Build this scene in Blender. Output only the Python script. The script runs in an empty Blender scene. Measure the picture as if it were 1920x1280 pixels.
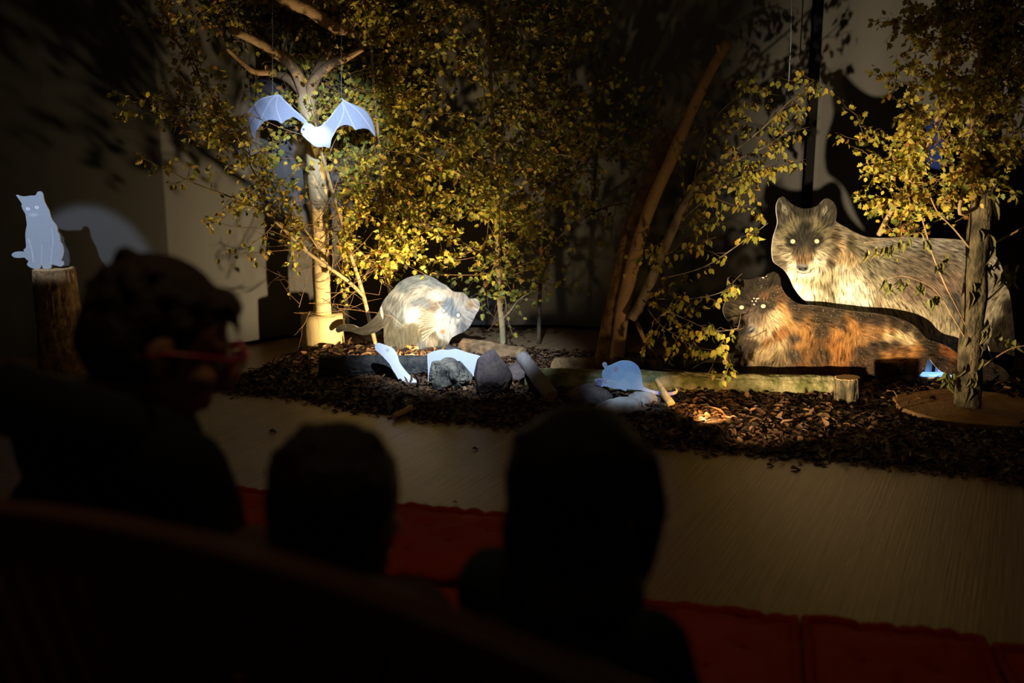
import bpy, bmesh, math, random
import numpy as np
from mathutils import Vector, Matrix, noise

# ------------------------------------------------------------------ camera, world, lights, exposure
S = bpy.context.scene
COL = S.collection
H, PITCH, F = 1.38, math.radians(11.5), 1920 * 35 / 36.0
CP, SP = math.cos(PITCH), math.sin(PITCH)

def ray(px, py):
    u, v = (px - 960) / F, (640 - py) / F
    return np.array([u, CP + v * SP, -SP + v * CP])
def at(px, py, Y):                       # the point of the place seen at (px, py) that lies Y metres away
    d = ray(px, py); t = Y / d[1]
    return Vector((d[0] * t, Y, H + d[2] * t))
def fl(px, py, z=0.0):                   # the point on a level surface
    d = ray(px, py); t = (z - H) / d[2]
    return Vector((d[0] * t, d[1] * t, z))

cam_d = bpy.data.cameras.new('camera'); cam = bpy.data.objects.new('camera', cam_d); COL.objects.link(cam)
cam.location = (0, 0, H); cam.rotation_euler = (math.pi / 2 - PITCH, 0, 0)
cam_d.lens = 35; cam_d.sensor_width = 36; cam_d.clip_start = 0.05
cam_d.dof.use_dof = True; cam_d.dof.focus_distance = 5.6; cam_d.dof.aperture_fstop = 1.8
S.camera = cam
S.view_settings.view_transform = 'Standard'; S.view_settings.look = 'None'
S.view_settings.exposure = 0.0; S.view_settings.gamma = 1.0; S.view_settings.use_curve_mapping = False
S.cycles.use_denoising = True
S.cycles.max_bounces = 6; S.cycles.diffuse_bounces = 3; S.cycles.transparent_max_bounces = 12

w = bpy.data.worlds.new('dim_room'); S.world = w; w.use_nodes = True
w.node_tree.nodes['Background'].inputs[0].default_value = (1.0, 0.72, 0.42, 1)
w.node_tree.nodes['Background'].inputs[1].default_value = 0.005

WARM = (1.0, 0.74, 0.40); COLD = (0.60, 0.75, 1.0)
def spot(name, loc, target, energy, color, deg, blend, radius=0.02):
    l = bpy.data.lights.new(name, 'SPOT'); l.energy = energy; l.color = color
    l.spot_size = math.radians(deg); l.spot_blend = blend; l.shadow_soft_size = radius
    o = bpy.data.objects.new(name, l); COL.objects.link(o); o.location = loc
    o.rotation_euler = (Vector(target) - Vector(loc)).to_track_quat('-Z', 'Y').to_euler()
    return o
def point(name, loc, energy, color, radius=0.02):
    l = bpy.data.lights.new(name, 'POINT'); l.energy = energy; l.color = color; l.shadow_soft_size = radius
    o = bpy.data.objects.new(name, l); COL.objects.link(o); o.location = loc
    return o
# two warm floor lamps: one behind the dark log, one on the floor in front of the bed
LW1 = Vector((-0.56, 5.77, 0.12)); LW2 = Vector((0.60, 3.87, 0.15))
def aim(az, el): a, e = math.radians(az), math.radians(el); return Vector((math.sin(a) * math.cos(e), math.cos(a) * math.cos(e), math.sin(e)))
spot('floor_lamp_light', LW1, LW1 + aim(-28, 34), 140, WARM, 144, 1.0, 0.02)
spot('floor_lamp_light', LW2, LW2 + aim(44, 18), 430, (1.0, 0.78, 0.48), 60, 0.9, 0.02)
LW3 = fl(1322, 776, 0.09)
spot('litter_lamp_light', LW3, LW3 + aim(25, -6), 11, (1.0, 0.62, 0.26), 140, 0.6, 0.015)  # added light for the bright leaves and log, no such lamp seen
# cold ceiling spots on the pale cutouts
CAT = at(72, 430, 5.8); BAT = at(590, 225, 6.05); WEA = at(850, 690, 5.35); MOU = at(1185, 710, 4.95)
spot('ceiling_spot_light', CAT + Vector((-0.08, -2.5, 1.40)), CAT + Vector((0.05, 0, 0.02)), 420, COLD, 12.5, 0.35, 0.03)
spot('ceiling_spot_light', BAT + Vector((0.55, -2.3, 0.35)), BAT + Vector((0.03, 0, -0.03)), 520, COLD, 21, 1.0, 0.03)
spot('ceiling_spot_light', WEA + Vector((0.15, -1.9, 1.9)), WEA + Vector((0.04, 0.30, 0.16)), 1050, COLD, 28, 1.0, 0.03)
spot('ceiling_spot_light', MOU + Vector((-0.3, -1.4, 2.0)), MOU + Vector((0.0, 0, 0)), 190, (0.45, 0.67, 1.0), 13, 0.6, 0.03)
spot('ceiling_spot_light', Vector((-0.05, 1.45, 3.0)), Vector((-0.55, 4.6, 0)), 21, (1.0, 0.68, 0.34), 140, 1.0, 0.15)  # added warm fill over the audience for bench, floor and cushions, source unseen

# ------------------------------------------------------------------ helpers
WL = {}
rnd = random.Random(7); npr = np.random.RandomState(11)

def mesh_obj(name, verts, faces, mats, parent=None, smooth=False, cols=None, midx=None, loc=None):
    V = np.asarray([tuple(v) for v in verts] if not isinstance(verts, np.ndarray) else verts, dtype=float)
    if parent is not None:
        base = np.array(WL[parent.name])
    elif loc is not None:
        base = np.array(loc)
    else:
        base = np.array([(V[:, 0].min() + V[:, 0].max()) / 2, (V[:, 1].min() + V[:, 1].max()) / 2, V[:, 2].min()])
    me = bpy.data.meshes.new(name)
    if isinstance(faces, np.ndarray):
        n, k = faces.shape
        me.vertices.add(len(V)); me.vertices.foreach_set('co', (V - base).astype(np.float32).ravel())
        me.loops.add(n * k); me.loops.foreach_set('vertex_index', faces.astype(np.int32).ravel())
        me.polygons.add(n); me.polygons.foreach_set('loop_start', np.arange(0, n * k, k, dtype=np.int32))
        me.update(calc_edges=True); me.validate()
    else:
        me.from_pydata((V - base).tolist(), [], faces); me.update()
    for m in (mats if isinstance(mats, (list, tuple)) else [mats]):
        me.materials.append(m)
    if midx is not None: me.polygons.foreach_set('material_index', np.asarray(midx, dtype=np.int32))
    if cols is not None:
        ca = me.color_attributes.new('Col', 'FLOAT_COLOR', 'POINT')
        c4 = np.ones((len(V), 4), dtype=np.float32); c4[:, :3] = cols
        ca.data.foreach_set('color', c4.ravel())
    me.polygons.foreach_set('use_smooth', np.full(len(me.polygons), bool(smooth)))
    o = bpy.data.objects.new(name, me); COL.objects.link(o)
    if parent is not None:
        o.parent = parent; WL[o.name] = [float(x) for x in base]
    else:
        o.location = base; WL[o.name] = [float(x) for x in base]
    return o
def tag(o, label, cat, group=None, kind=None):
    o['label'] = label; o['category'] = cat
    if group: o['group'] = group
    if kind: o['kind'] = kind
    return o
def thing(name, label, cat, loc, group=None):
    o = bpy.data.objects.new(name, None); COL.objects.link(o); o.location = loc; o.empty_display_size = 0.05
    WL[o.name] = [float(x) for x in loc]
    return tag(o, label, cat, group)
def struct(o):
    o['kind'] = 'structure'; return o

def mat(name, color=(0.5, 0.5, 0.5), rough=0.7, spec=0.3, var=0.0, vscale=8.0, bump=0.0, bscale=30.0, attr=False, trans=0.0, stretch=None, metal=0.0, color2=None):
    m = bpy.data.materials.new(name); m.use_nodes = True
    nt = m.node_tree; N = nt.nodes; L = nt.links; b = N['Principled BSDF']
    b.inputs['Roughness'].default_value = rough; b.inputs['Specular IOR Level'].default_value = spec; b.inputs['Metallic'].default_value = metal
    tc = N.new('ShaderNodeTexCoord'); mp = N.new('ShaderNodeMapping'); L.new(tc.outputs['Object'], mp.inputs[0])
    if stretch: mp.inputs['Scale'].default_value = stretch
    src = None
    if attr:
        a = N.new('ShaderNodeVertexColor'); a.layer_name = 'Col'; src = a.outputs[0]
    if var or color2:
        nz = N.new('ShaderNodeTexNoise'); nz.inputs['Scale'].default_value = vscale; nz.inputs['Detail'].default_value = 6
        L.new(mp.outputs[0], nz.inputs[0])
        mx = N.new('ShaderNodeMix'); mx.data_type = 'RGBA'
        if color2:
            rp = N.new('ShaderNodeMapRange'); rp.inputs[1].default_value = 0.38; rp.inputs[2].default_value = 0.62
            L.new(nz.outputs[0], rp.inputs[0]); L.new(rp.outputs[0], mx.inputs[0])
            mx.inputs[6].default_value = (*color, 1); mx.inputs[7].default_value = (*color2, 1)
        else:
            L.new(nz.outputs[0], mx.inputs[0])
            lo = tuple(c * (1 - var) for c in color); hi = tuple(min(1, c * (1 + var)) for c in color)
            mx.inputs[6].default_value = (*lo, 1); mx.inputs[7].default_value = (*hi, 1)
        if src is not None:
            m2 = N.new('ShaderNodeMix'); m2.data_type = 'RGBA'; m2.blend_type = 'MULTIPLY'; m2.inputs[0].default_value = 1
            L.new(src, m2.inputs[6]); L.new(mx.outputs[2], m2.inputs[7]); src = m2.outputs[2]
        else: src = mx.outputs[2]
    if src is not None: L.new(src, b.inputs['Base Color'])
    else: b.inputs['Base Color'].default_value = (*color, 1)
    if bump:
        n2 = N.new('ShaderNodeTexNoise'); n2.inputs['Scale'].default_value = bscale; n2.inputs['Detail'].default_value = 8
        L.new(mp.outputs[0], n2.inputs[0])
        bp = N.new('ShaderNodeBump'); bp.inputs['Strength'].default_value = bump; bp.inputs['Distance'].default_value = 0.02
        L.new(n2.outputs[0], bp.inputs['Height']); L.new(bp.outputs[0], b.inputs['Normal'])
    if trans:
        tr = N.new('ShaderNodeBsdfTranslucent'); ms = N.new('ShaderNodeMixShader'); ms.inputs[0].default_value = trans
        if src is not None: L.new(src, tr.inputs[0])
        else: tr.inputs[0].default_value = (*color, 1)
        out = N['Material Output']
        L.new(b.outputs[0], ms.inputs[1]); L.new(tr.outputs[0], ms.inputs[2]); L.new(ms.outputs[0], out.inputs[0])
    return m

M = {}
M['wall'] = mat('dark_wall_paint', (0.06, 0.057, 0.053), 0.9, 0.1, 0.15, 3)
M['black'] = mat('black_cloth', (0.012, 0.012, 0.012), 0.95, 0.05)
M['cloth'] = mat('pale_backdrop_cloth', (0.125, 0.122, 0.118), 0.9, 0.1, 0.06, 5, 0.05, 120)
M['leaf'] = mat('autumn_leaf', rough=0.55, spec=0.35, attr=True, trans=0.25)
M['litter'] = mat('dry_litter', rough=0.6, spec=0.35, attr=True)
M['twig'] = mat('twig_bark', (0.20, 0.12, 0.06), 0.7, 0.3, 0.5, 20)
M['pale_bark'] = mat('pale_sapling_bark', (0.34, 0.26, 0.13), 0.7, 0.25, 0.35, 14, 0.3, 40, stretch=(1, 1, 0.35))
M['birch'] = mat('birch_bark', (0.33, 0.28, 0.2), 0.7, 0.25, 0.6, 16, 0.4, 30, color2=(0.10, 0.075, 0.05), stretch=(1, 1, 0.5))
M['mossy_bark'] = mat('rough_mossy_bark', (0.16, 0.12, 0.065), 0.85, 0.2, 0.5, 30, 1.0, 60, color2=(0.035, 0.03, 0.016), stretch=(1, 1, 0.4))
M['peeled'] = mat('peeled_pale_wood', (0.62, 0.47, 0.24), 0.6, 0.25, 0.18, 7, 0.25, 22, stretch=(1, 1, 0.25))
M['branch_wood'] = mat('bare_branch_wood', (0.42, 0.27, 0.14), 0.65, 0.25, 0.35, 10, 0.4, 30)
M['dark_bark'] = mat('dark_log_bark', (0.075, 0.068, 0.055), 0.85, 0.3, 0.5, 22, 1.0, 60, stretch=(1, 0.5, 1), color2=(0.022, 0.022, 0.02))
M['brown_bark'] = mat('brown_log_bark', (0.30, 0.18, 0.08), 0.85, 0.2, 0.4, 18, 0.8, 40, color2=(0.14, 0.08, 0.035))
M['moss_log'] = mat('pale_mossy_log', (0.34, 0.29, 0.14), 0.85, 0.2, 0.5, 14, 0.8, 40, color2=(0.12, 0.12, 0.035))
M['cut'] = mat('sawn_wood', (0.45, 0.28, 0.12), 0.7, 0.2, 0.3, 18)
M['slice'] = mat('tree_slice_wood', (0.30, 0.165, 0.06), 0.75, 0.25, 0.6, 14, 0.4, 40)
M['drift'] = mat('grey_driftwood', (0.26, 0.23, 0.20), 0.75, 0.25, 0.5, 12, 0.7, 30, stretch=(1, 1, 0.2))
M['rock'] = mat('brown_rock', (0.11, 0.08, 0.065), 0.8, 0.3, 0.4, 14, 0.7, 45, color2=(0.065, 0.048, 0.045))
M['rock_pale'] = mat('pale_split_stone', (0.50, 0.44, 0.38), 0.75, 0.3, 0.35, 12, 0.6, 40, color2=(0.22, 0.17, 0.14))
M['stump_root'] = mat('weathered_root_wood', (0.20, 0.18, 0.13), 0.85, 0.25, 0.6, 14, 1.0, 40, color2=(0.025, 0.023, 0.02))
M['chip'] = mat('fresh_split_wood', (0.62, 0.40, 0.15), 0.7, 0.2, 0.3, 14, 0.5, 40)
M['print'] = mat('printed_board', rough=0.6, spec=0.10, attr=True)
M['print_pale'] = mat('pale_printed_board', rough=0.6, spec=0.15, attr=True, trans=0.05)
M['board_edge'] = mat('white_board_edge', (0.75, 0.74, 0.72), 0.5, 0.4)
M['board_back'] = mat('board_back', (0.10, 0.10, 0.10), 0.7, 0.2)
M['thread'] = mat('hanging_thread', (0.35, 0.42, 0.6), 0.3, 0.6)
M['blue'] = mat('blue_paint', (0.02, 0.045, 0.25), 0.5, 0.4)
M['red'] = mat('red_cushion_cotton', (0.34, 0.04, 0.018), 0.9, 0.15, 0.2, 9, 0.35, 26)
M['red_trim'] = mat('red_rolled_edge', (0.30, 0.028, 0.014), 0.9, 0.15, 0.2, 14, 0.3, 40)
M['bench'] = mat('dark_varnished_wood', (0.19, 0.08, 0.045), 0.38, 0.5, 0.3, 8, 0.15, 30)
M['skin'] = mat('skin', (0.42, 0.21, 0.14), 0.55, 0.35)
M['hair_brown'] = mat('short_brown_hair', (0.03, 0.015, 0.008), 0.55, 0.4, 0.5, 40, 0.6, 90)
M['hair_dark'] = mat('dark_brown_hair', (0.012, 0.008, 0.006), 0.5, 0.45, 0.5, 60, 0.7, 120, stretch=(1, 1, 0.12))
M['coat'] = mat('dark_wool_coat', (0.018, 0.02, 0.018), 0.95, 0.1, 0.3, 30, 0.4, 200)
M['lining'] = mat('grey_hood_lining', (0.07, 0.075, 0.06), 0.95, 0.1, 0.3, 30, 0.4, 150)
M['shirt'] = mat('brown_shirt', (0.10, 0.055, 0.04), 0.9, 0.15, 0.3, 20, 0.3, 120)
M['blue_coat'] = mat('navy_coat', (0.022, 0.032, 0.05), 0.9, 0.15, 0.3, 20, 0.3, 120)
M['trousers'] = mat('dark_trousers', (0.03, 0.03, 0.04), 0.9, 0.15)
M['glasses'] = mat('red_glasses_frame', (0.50, 0.008, 0.02), 0.3, 0.5)
M['eye'] = mat('eye', (0.5, 0.48, 0.45), 0.2, 0.5)
M['shoe'] = mat('shoe_leather', (0.03, 0.02, 0.018), 0.5, 0.4)
g = bpy.data.materials.new('spectacle_glass'); g.use_nodes = True
gb = g.node_tree.nodes['Principled BSDF']; gb.inputs['Base Color'].default_value = (0.95, 0.97, 0.97, 1)
gb.inputs['Roughness'].default_value = 0.02; gb.inputs['Transmission Weight'].default_value = 1.0; gb.inputs['IOR'].default_value = 1.05
M['glass'] = g
def glow_mat(name, col, e):
    m = bpy.data.materials.new(name); m.use_nodes = True; b = m.node_tree.nodes['Principled BSDF']
    b.inputs['Base Color'].default_value = (*col, 1); b.inputs['Emission Color'].default_value = (*col, 1); b.inputs['Emission Strength'].default_value = e
    return m
M['led'] = glow_mat('cold_led_lens', (0.22, 0.46, 1.0), 1.6)

# plank floor
def floor_mat():
    m = bpy.data.materials.new('laminate_plank_floor'); m.use_nodes = True
    nt = m.node_tree; N = nt.nodes; L = nt.links; b = N['Principled BSDF']
    tc = N.new('ShaderNodeTexCoord'); mp = N.new('ShaderNodeMapping'); mp.vector_type = 'POINT'
    mp.inputs['Rotation'].default_value = (0, 0, math.radians(27 - 90)); L.new(tc.outputs['Object'], mp.inputs[0])
    br = N.new('ShaderNodeTexBrick'); br.inputs['Scale'].default_value = 1.0; br.inputs['Brick Width'].default_value = 1.3; br.inputs['Row Height'].default_value = 0.19
    br.inputs['Mortar Size'].default_value = 0.0012; br.inputs['Color1'].default_value = (0.30, 0.195, 0.095, 1); br.inputs['Color2'].default_value = (0.25, 0.16, 0.078, 1)
    br.inputs['Mortar'].default_value = (0.10, 0.065, 0.035, 1); br.offset = 0.37
    L.new(mp.outputs[0], br.inputs[0])
    m2 = N.new('ShaderNodeMapping'); m2.inputs['Scale'].default_value = (2.2, 110, 1); L.new(mp.outputs[0], m2.inputs[0])
    nz = N.new('ShaderNodeTexNoise'); nz.inputs['Scale'].default_value = 1.0; nz.inputs['Detail'].default_value = 5; nz.inputs['Roughness'].default_value = 0.65
    L.new(m2.outputs[0], nz.inputs[0])
    mr = N.new('ShaderNodeMapRange'); mr.inputs[1].default_value = 0.3; mr.inputs[2].default_value = 0.7; mr.inputs[3].default_value = 0.55; mr.inputs[4].default_value = 1.35
    L.new(nz.outputs[0], mr.inputs[0])
    mx = N.new('ShaderNodeMix'); mx.data_type = 'RGBA'; mx.blend_type = 'MULTIPLY'; mx.inputs[0].default_value = 1
    L.new(br.outputs[0], mx.inputs[6]); L.new(mr.outputs[0], mx.inputs[7]); L.new(mx.outputs[2], b.inputs['Base Color'])
    b.inputs['Roughness'].default_value = 0.34; b.inputs['Specular IOR Level'].default_value = 0.5
    bp = N.new('ShaderNodeBump'); bp.inputs['Strength'].default_value = 0.7; bp.inputs['Distance'].default_value = 0.004
    L.new(nz.outputs[0], bp.inputs['Height']); L.new(bp.outputs[0], b.inputs['Normal'])
    return m
M['floor'] = floor_mat()

def catmull(pts, n=8, closed=True):
    P = np.array(pts, float); k = len(P); out = []
    rng = range(k) if closed else range(k - 1)
    for i in rng:
        if closed: p0, p1, p2, p3 = P[(i - 1) % k], P[i], P[(i + 1) % k], P[(i + 2) % k]
        else: p0, p1, p2, p3 = P[max(i - 1, 0)], P[i], P[i + 1], P[min(i + 2, k - 1)]
        for j in range(n):
            t = j / n
            out.append(0.5 * ((2 * p1) + (-p0 + p2) * t + (2 * p0 - 5 * p1 + 4 * p2 - p3) * t * t + (-p0 + 3 * p1 - 3 * p2 + p3) * t ** 3))
    if not closed: out.append(P[-1])
    return np.array(out)

def box_geo(lo, hi):
    x0, y0, z0 = lo; x1, y1, z1 = hi
    v = [(x0, y0, z0), (x1, y0, z0), (x1, y1, z0), (x0, y1, z0), (x0, y0, z1), (x1, y0, z1), (x1, y1, z1), (x0, y1, z1)]
    return v, [(0, 3, 2, 1), (4, 5, 6, 7), (0, 1, 5, 4), (1, 2, 6, 5), (2, 3, 7, 6), (3, 0, 4, 7)]

class Tubes:                                  # gathers tapered round tubes into one mesh
    def __init__(s): s.v = []; s.f = []; s.n = 0
    def add(s, pts, r0, r1, seg=6, wob=0.0, caps=True, radii=None):
        P = [Vector(p) for p in pts]; k = len(P)
        t0 = (P[1] - P[0]).normalized(); a = t0.cross(Vector((0.31, 0.87, 0.12))).normalized()
        base = s.n
        for i, p in enumerate(P):
            t = (P[min(i + 1, k - 1)] - P[max(i - 1, 0)]).normalized()
            a = (a - t * a.dot(t)).normalized(); b = t.cross(a)
            r = radii[i] if radii is not None else r0 + (r1 - r0) * i / (k - 1)
            for j in range(seg):
                th = 2 * math.pi * j / seg
                rr = r
                if wob: rr = r * (1 + wob * noise.noise(Vector((p.x * 9 + math.cos(th) * 1.3, p.y * 9 + math.sin(th) * 1.3, p.z * 7))))
                q = p + (a * math.cos(th) + b * math.sin(th)) * rr
                s.v.append((q.x, q.y, q.z))
        for i in range(k - 1):
            for j in range(seg):
                j2 = (j + 1) % seg
                s.f.append((base + i * seg + j, base + i * seg + j2, base + (i + 1) * seg + j2, base + (i + 1) * seg + j))
        if caps:
            s.f.append(tuple(base + j for j in reversed(range(seg)))); s.f.append(tuple(base + (k - 1) * seg + j for j in range(seg)))
        s.n += k * seg
        return s
    def build(s, name, m, parent=None, smooth=True, loc=None): return mesh_obj(name, s.v, s.f, m, parent, smooth, loc=loc)

# leaf shapes: x across, y along, z curl; both halves hinge on the midrib
OVATE = np.array([(0, 0, 0), (0, .5, 0), (0, 1, 0), (.26, .18, .06), (.36, .42, .10), (.2, .76, .05), (-.26, .18, .06), (-.36, .42, .10), (-.2, .76, .05)])
OVATE_F = [(0, 3, 4, 1), (1, 4, 5, 2), (0, 1, 7, 6), (1, 2, 8, 7)]
LOBED = np.array([(0, 0, 0), (0, .45, -.02), (0, 1, 0.04), (.16, .1, .03), (.46, .22, .10), (.27, .4, .05), (.5, .6, .12), (.24, .66, .04), (.2, .86, .05),
                  (-.16, .1, .03), (-.46, .22, .10), (-.27, .4, .05), (-.5, .6, .12), (-.24, .66, .04), (-.2, .86, .05)])
LOBED_F = [(0, 3, 4, 5, 1), (1, 5, 6, 7, 8, 2), (0, 1, 11, 10, 9), (1, 2, 14, 13, 12, 11)]
class Leaves:
    def __init__(s, tmpl=LOBED, faces=LOBED_F): s.t = tmpl; s.tf = faces; s.V = []; s.C = []; s.k = 0; s.F = []
    def add(s, p, d, nrm, size, col, curl=1.0, wide=1.0):
        d = np.asarray(d, float); d /= np.linalg.norm(d) + 1e-9
        n = np.asarray(nrm, float); n = n - d * n.dot(d); n /= np.linalg.norm(n) + 1e-9
        a = np.cross(d, n)
        T = s.t.copy(); T[:, 2] *= curl; T[:, 0] *= wide
        y = T[:, 1]; T[:, 2] -= 0.18 * curl * y * y
        s.V.append(np.asarray(p, float) + size * (T[:, :1] * a + T[:, 1:2] * d + T[:, 2:3] * n))
        s.C.append(np.tile(np.asarray(col), (len(T), 1)))
        s.F.extend([tuple(i + s.k for i in f) for f in s.tf]); s.k += len(T)
    def build(s, name, m, parent=None, smooth=True): return mesh_obj(name, np.vstack(s.V), s.F, m, parent, smooth, np.vstack(s.C))
def uvec():
    v = npr.normal(size=3); return v / np.linalg.norm(v)

# ------------------------------------------------------------------ room
v, f = box_geo((-7, -1.5, -0.06), (7, 9.0, 0.0)); struct(mesh_obj('floor', v, f, M['floor'], loc=(0, 0, 0)))
WPX = [(-700, 6.05), (-100, 6.2), (120, 6.3), (318, 6.42), (457, 6.62), (568, 6.95), (760, 7.25), (1050, 7.25), (1300, 6.9), (1500, 6.68), (1700, 6.6), (2000, 6.55), (2600, 6.5)]
def wall_pt(px):
    xs = [a for a, b in WPX]; Y = float(np.interp(px, xs, [b for a, b in WPX]))
    p = at(px, 600, Y); return Vector((p.x, Y, 0))
WX = [(wall_pt(px).x, wall_pt(px).y) for px in range(-700, 2601, 20)]
def wall_y(x): return float(np.interp(x, [a for a, b in WX], [b for a, b in WX])) - .07
def wall_strip(name, pxs, m, off, z0, z1, th, fold=0.0, seed=0, rows=14, struct_=False):
    n = len(pxs); V = []; Fc = []
    for k in (0, 1):
        for r in range(rows + 1):
            z = z0 + (z1 - z0) * r / rows
            for i, px in enumerate(pxs):
                p = wall_pt(px); wv = 0
                if fold: wv = fold * (math.sin(i * 0.52 + seed + 0.4 * math.sin(z * 1.3)) + 0.8 * noise.noise(Vector((i * 0.22, z * 0.9, seed))))
                V.append((p.x, p.y + off + wv + k * th, z))
    W = rows + 1
    for k in (0, 1):
        for r in range(rows):
            for i in range(n - 1):
                a = k * W * n + r * n + i; q = (a, a + 1, a + n + 1, a + n)
                Fc.append(q if k == 0 else q[::-1])
    B = W * n
    for r in range(rows):
        for i in (0, n - 1):
            a = r * n + i; q = (a, a + n, B + a + n, B + a); Fc.append(q if i == 0 else q[::-1])
    for i in range(n - 1):
        for r in (0, rows):
            a = r * n + i; q = (a, B + a, B + a + 1, a + 1); Fc.append(q if r == 0 else q[::-1])
    return mesh_obj(name, V, Fc, m, smooth=bool(fold))
struct(wall_strip('wall_left', [-700, -300, -100, 60, 120, 220, 322], M['wall'], 0, 0, 3.3, 0.1))
struct(wall_strip('wall_back', [322, 400, 457, 520, 568, 640, 760, 900, 1050, 1180, 1300, 1400, 1500, 1600, 1700, 1850, 2000, 2300, 2600], M['black'], 0.10, 0, 3.3, 0.1))
tag(wall_strip('backdrop_cloth', list(np.linspace(318, 1489, 130)), M['cloth'], 0, 0.03, 3.2, 0.004, 0.004, 1),
    'wide pale grey backdrop cloth behind the leafy saplings, left of the black gap', 'curtain')
tag(wall_strip('backdrop_cloth', list(np.linspace(1507, 2300, 90)), M['cloth'], -0.02, 0.03, 3.2, 0.004, 0.012, 4),
    'pale grey backdrop cloth behind the standing wolf, right of the black gap', 'curtain')
# ------------------------------------------------------------------ animal cutouts (flat printed boards standing in the scene)
def conv(ox, oy, s, pts): return [(ox + x / s, oy + y / s) for x, y in pts]
def shepard(PX, PY, ctl, r=14.0):
    X = PX.ravel(); Y = PY.ravel(); num = None; den = np.zeros(len(X))
    for (cx, cy, val) in ctl:
        w_ = 1.0 / ((X - cx) ** 2 + (Y - cy) ** 2 + r * r) ** 2.6
        val = np.atleast_1d(np.array(val, float))
        c = w_[:, None] * val
        num = c if num is None else num + c
        den += w_
    out = num / den[:, None]
    return out.reshape(PX.shape + (-1,))
def streaks(shape, ux, uy, L=9, seed=0, scale=1):
    r = np.random.RandomState(seed); h, w_ = shape
    nzz = r.rand(h, w_)
    if scale > 1:
        nzz = np.kron(r.rand(h // scale + 1, w_ // scale + 1), np.ones((scale, scale)))[:h, :w_]
    yy, xx = np.mgrid[0:h, 0:w_].astype(float); acc = np.zeros(shape)
    for sgn in (1, -1):
        x = xx.copy(); y = yy.copy()
        for k in range(L):
            xi = np.clip(np.rint(x).astype(int), 0, w_ - 1); yi = np.clip(np.rint(y).astype(int), 0, h - 1)
            acc += nzz[yi, xi]
            x += sgn * ux[yi, xi]; y += sgn * uy[yi, xi]
    acc -= acc.mean(); acc /= acc.std() + 1e-9
    return np.clip(acc, -2.5, 2.5)
def disc(PX, PY, c, rx, ry=None, ang=0.0, soft=0.35):
    ry = ry or rx; a = math.radians(ang)
    dx = PX - c[0]; dy = PY - c[1]
    u = (dx * math.cos(a) + dy * math.sin(a)) / rx; q = (-dx * math.sin(a) + dy * math.cos(a)) / ry
    d = np.sqrt(u * u + q * q)
    return np.clip((1 + soft - d) / (2 * soft), 0, 1)
def put(C, m, col): return C * (1 - m[..., None]) + np.array(col) * m[..., None]
def hair_line(C, PX, PY, pts, wd, col):
    m = np.zeros(PX.shape)
    P = catmull(pts, 6, closed=False)
    for a, b in zip(P[:-1], P[1:]):
        d = b - a; t = np.clip(((PX - a[0]) * d[0] + (PY - a[1]) * d[1]) / (d @ d + 1e-9), 0, 1)
        dd = np.hypot(PX - a[0] - t * d[0], PY - a[1] - t * d[1]); m = np.maximum(m, np.clip(1.3 - dd / wd, 0, 1))
    return put(C, m, col)

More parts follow.
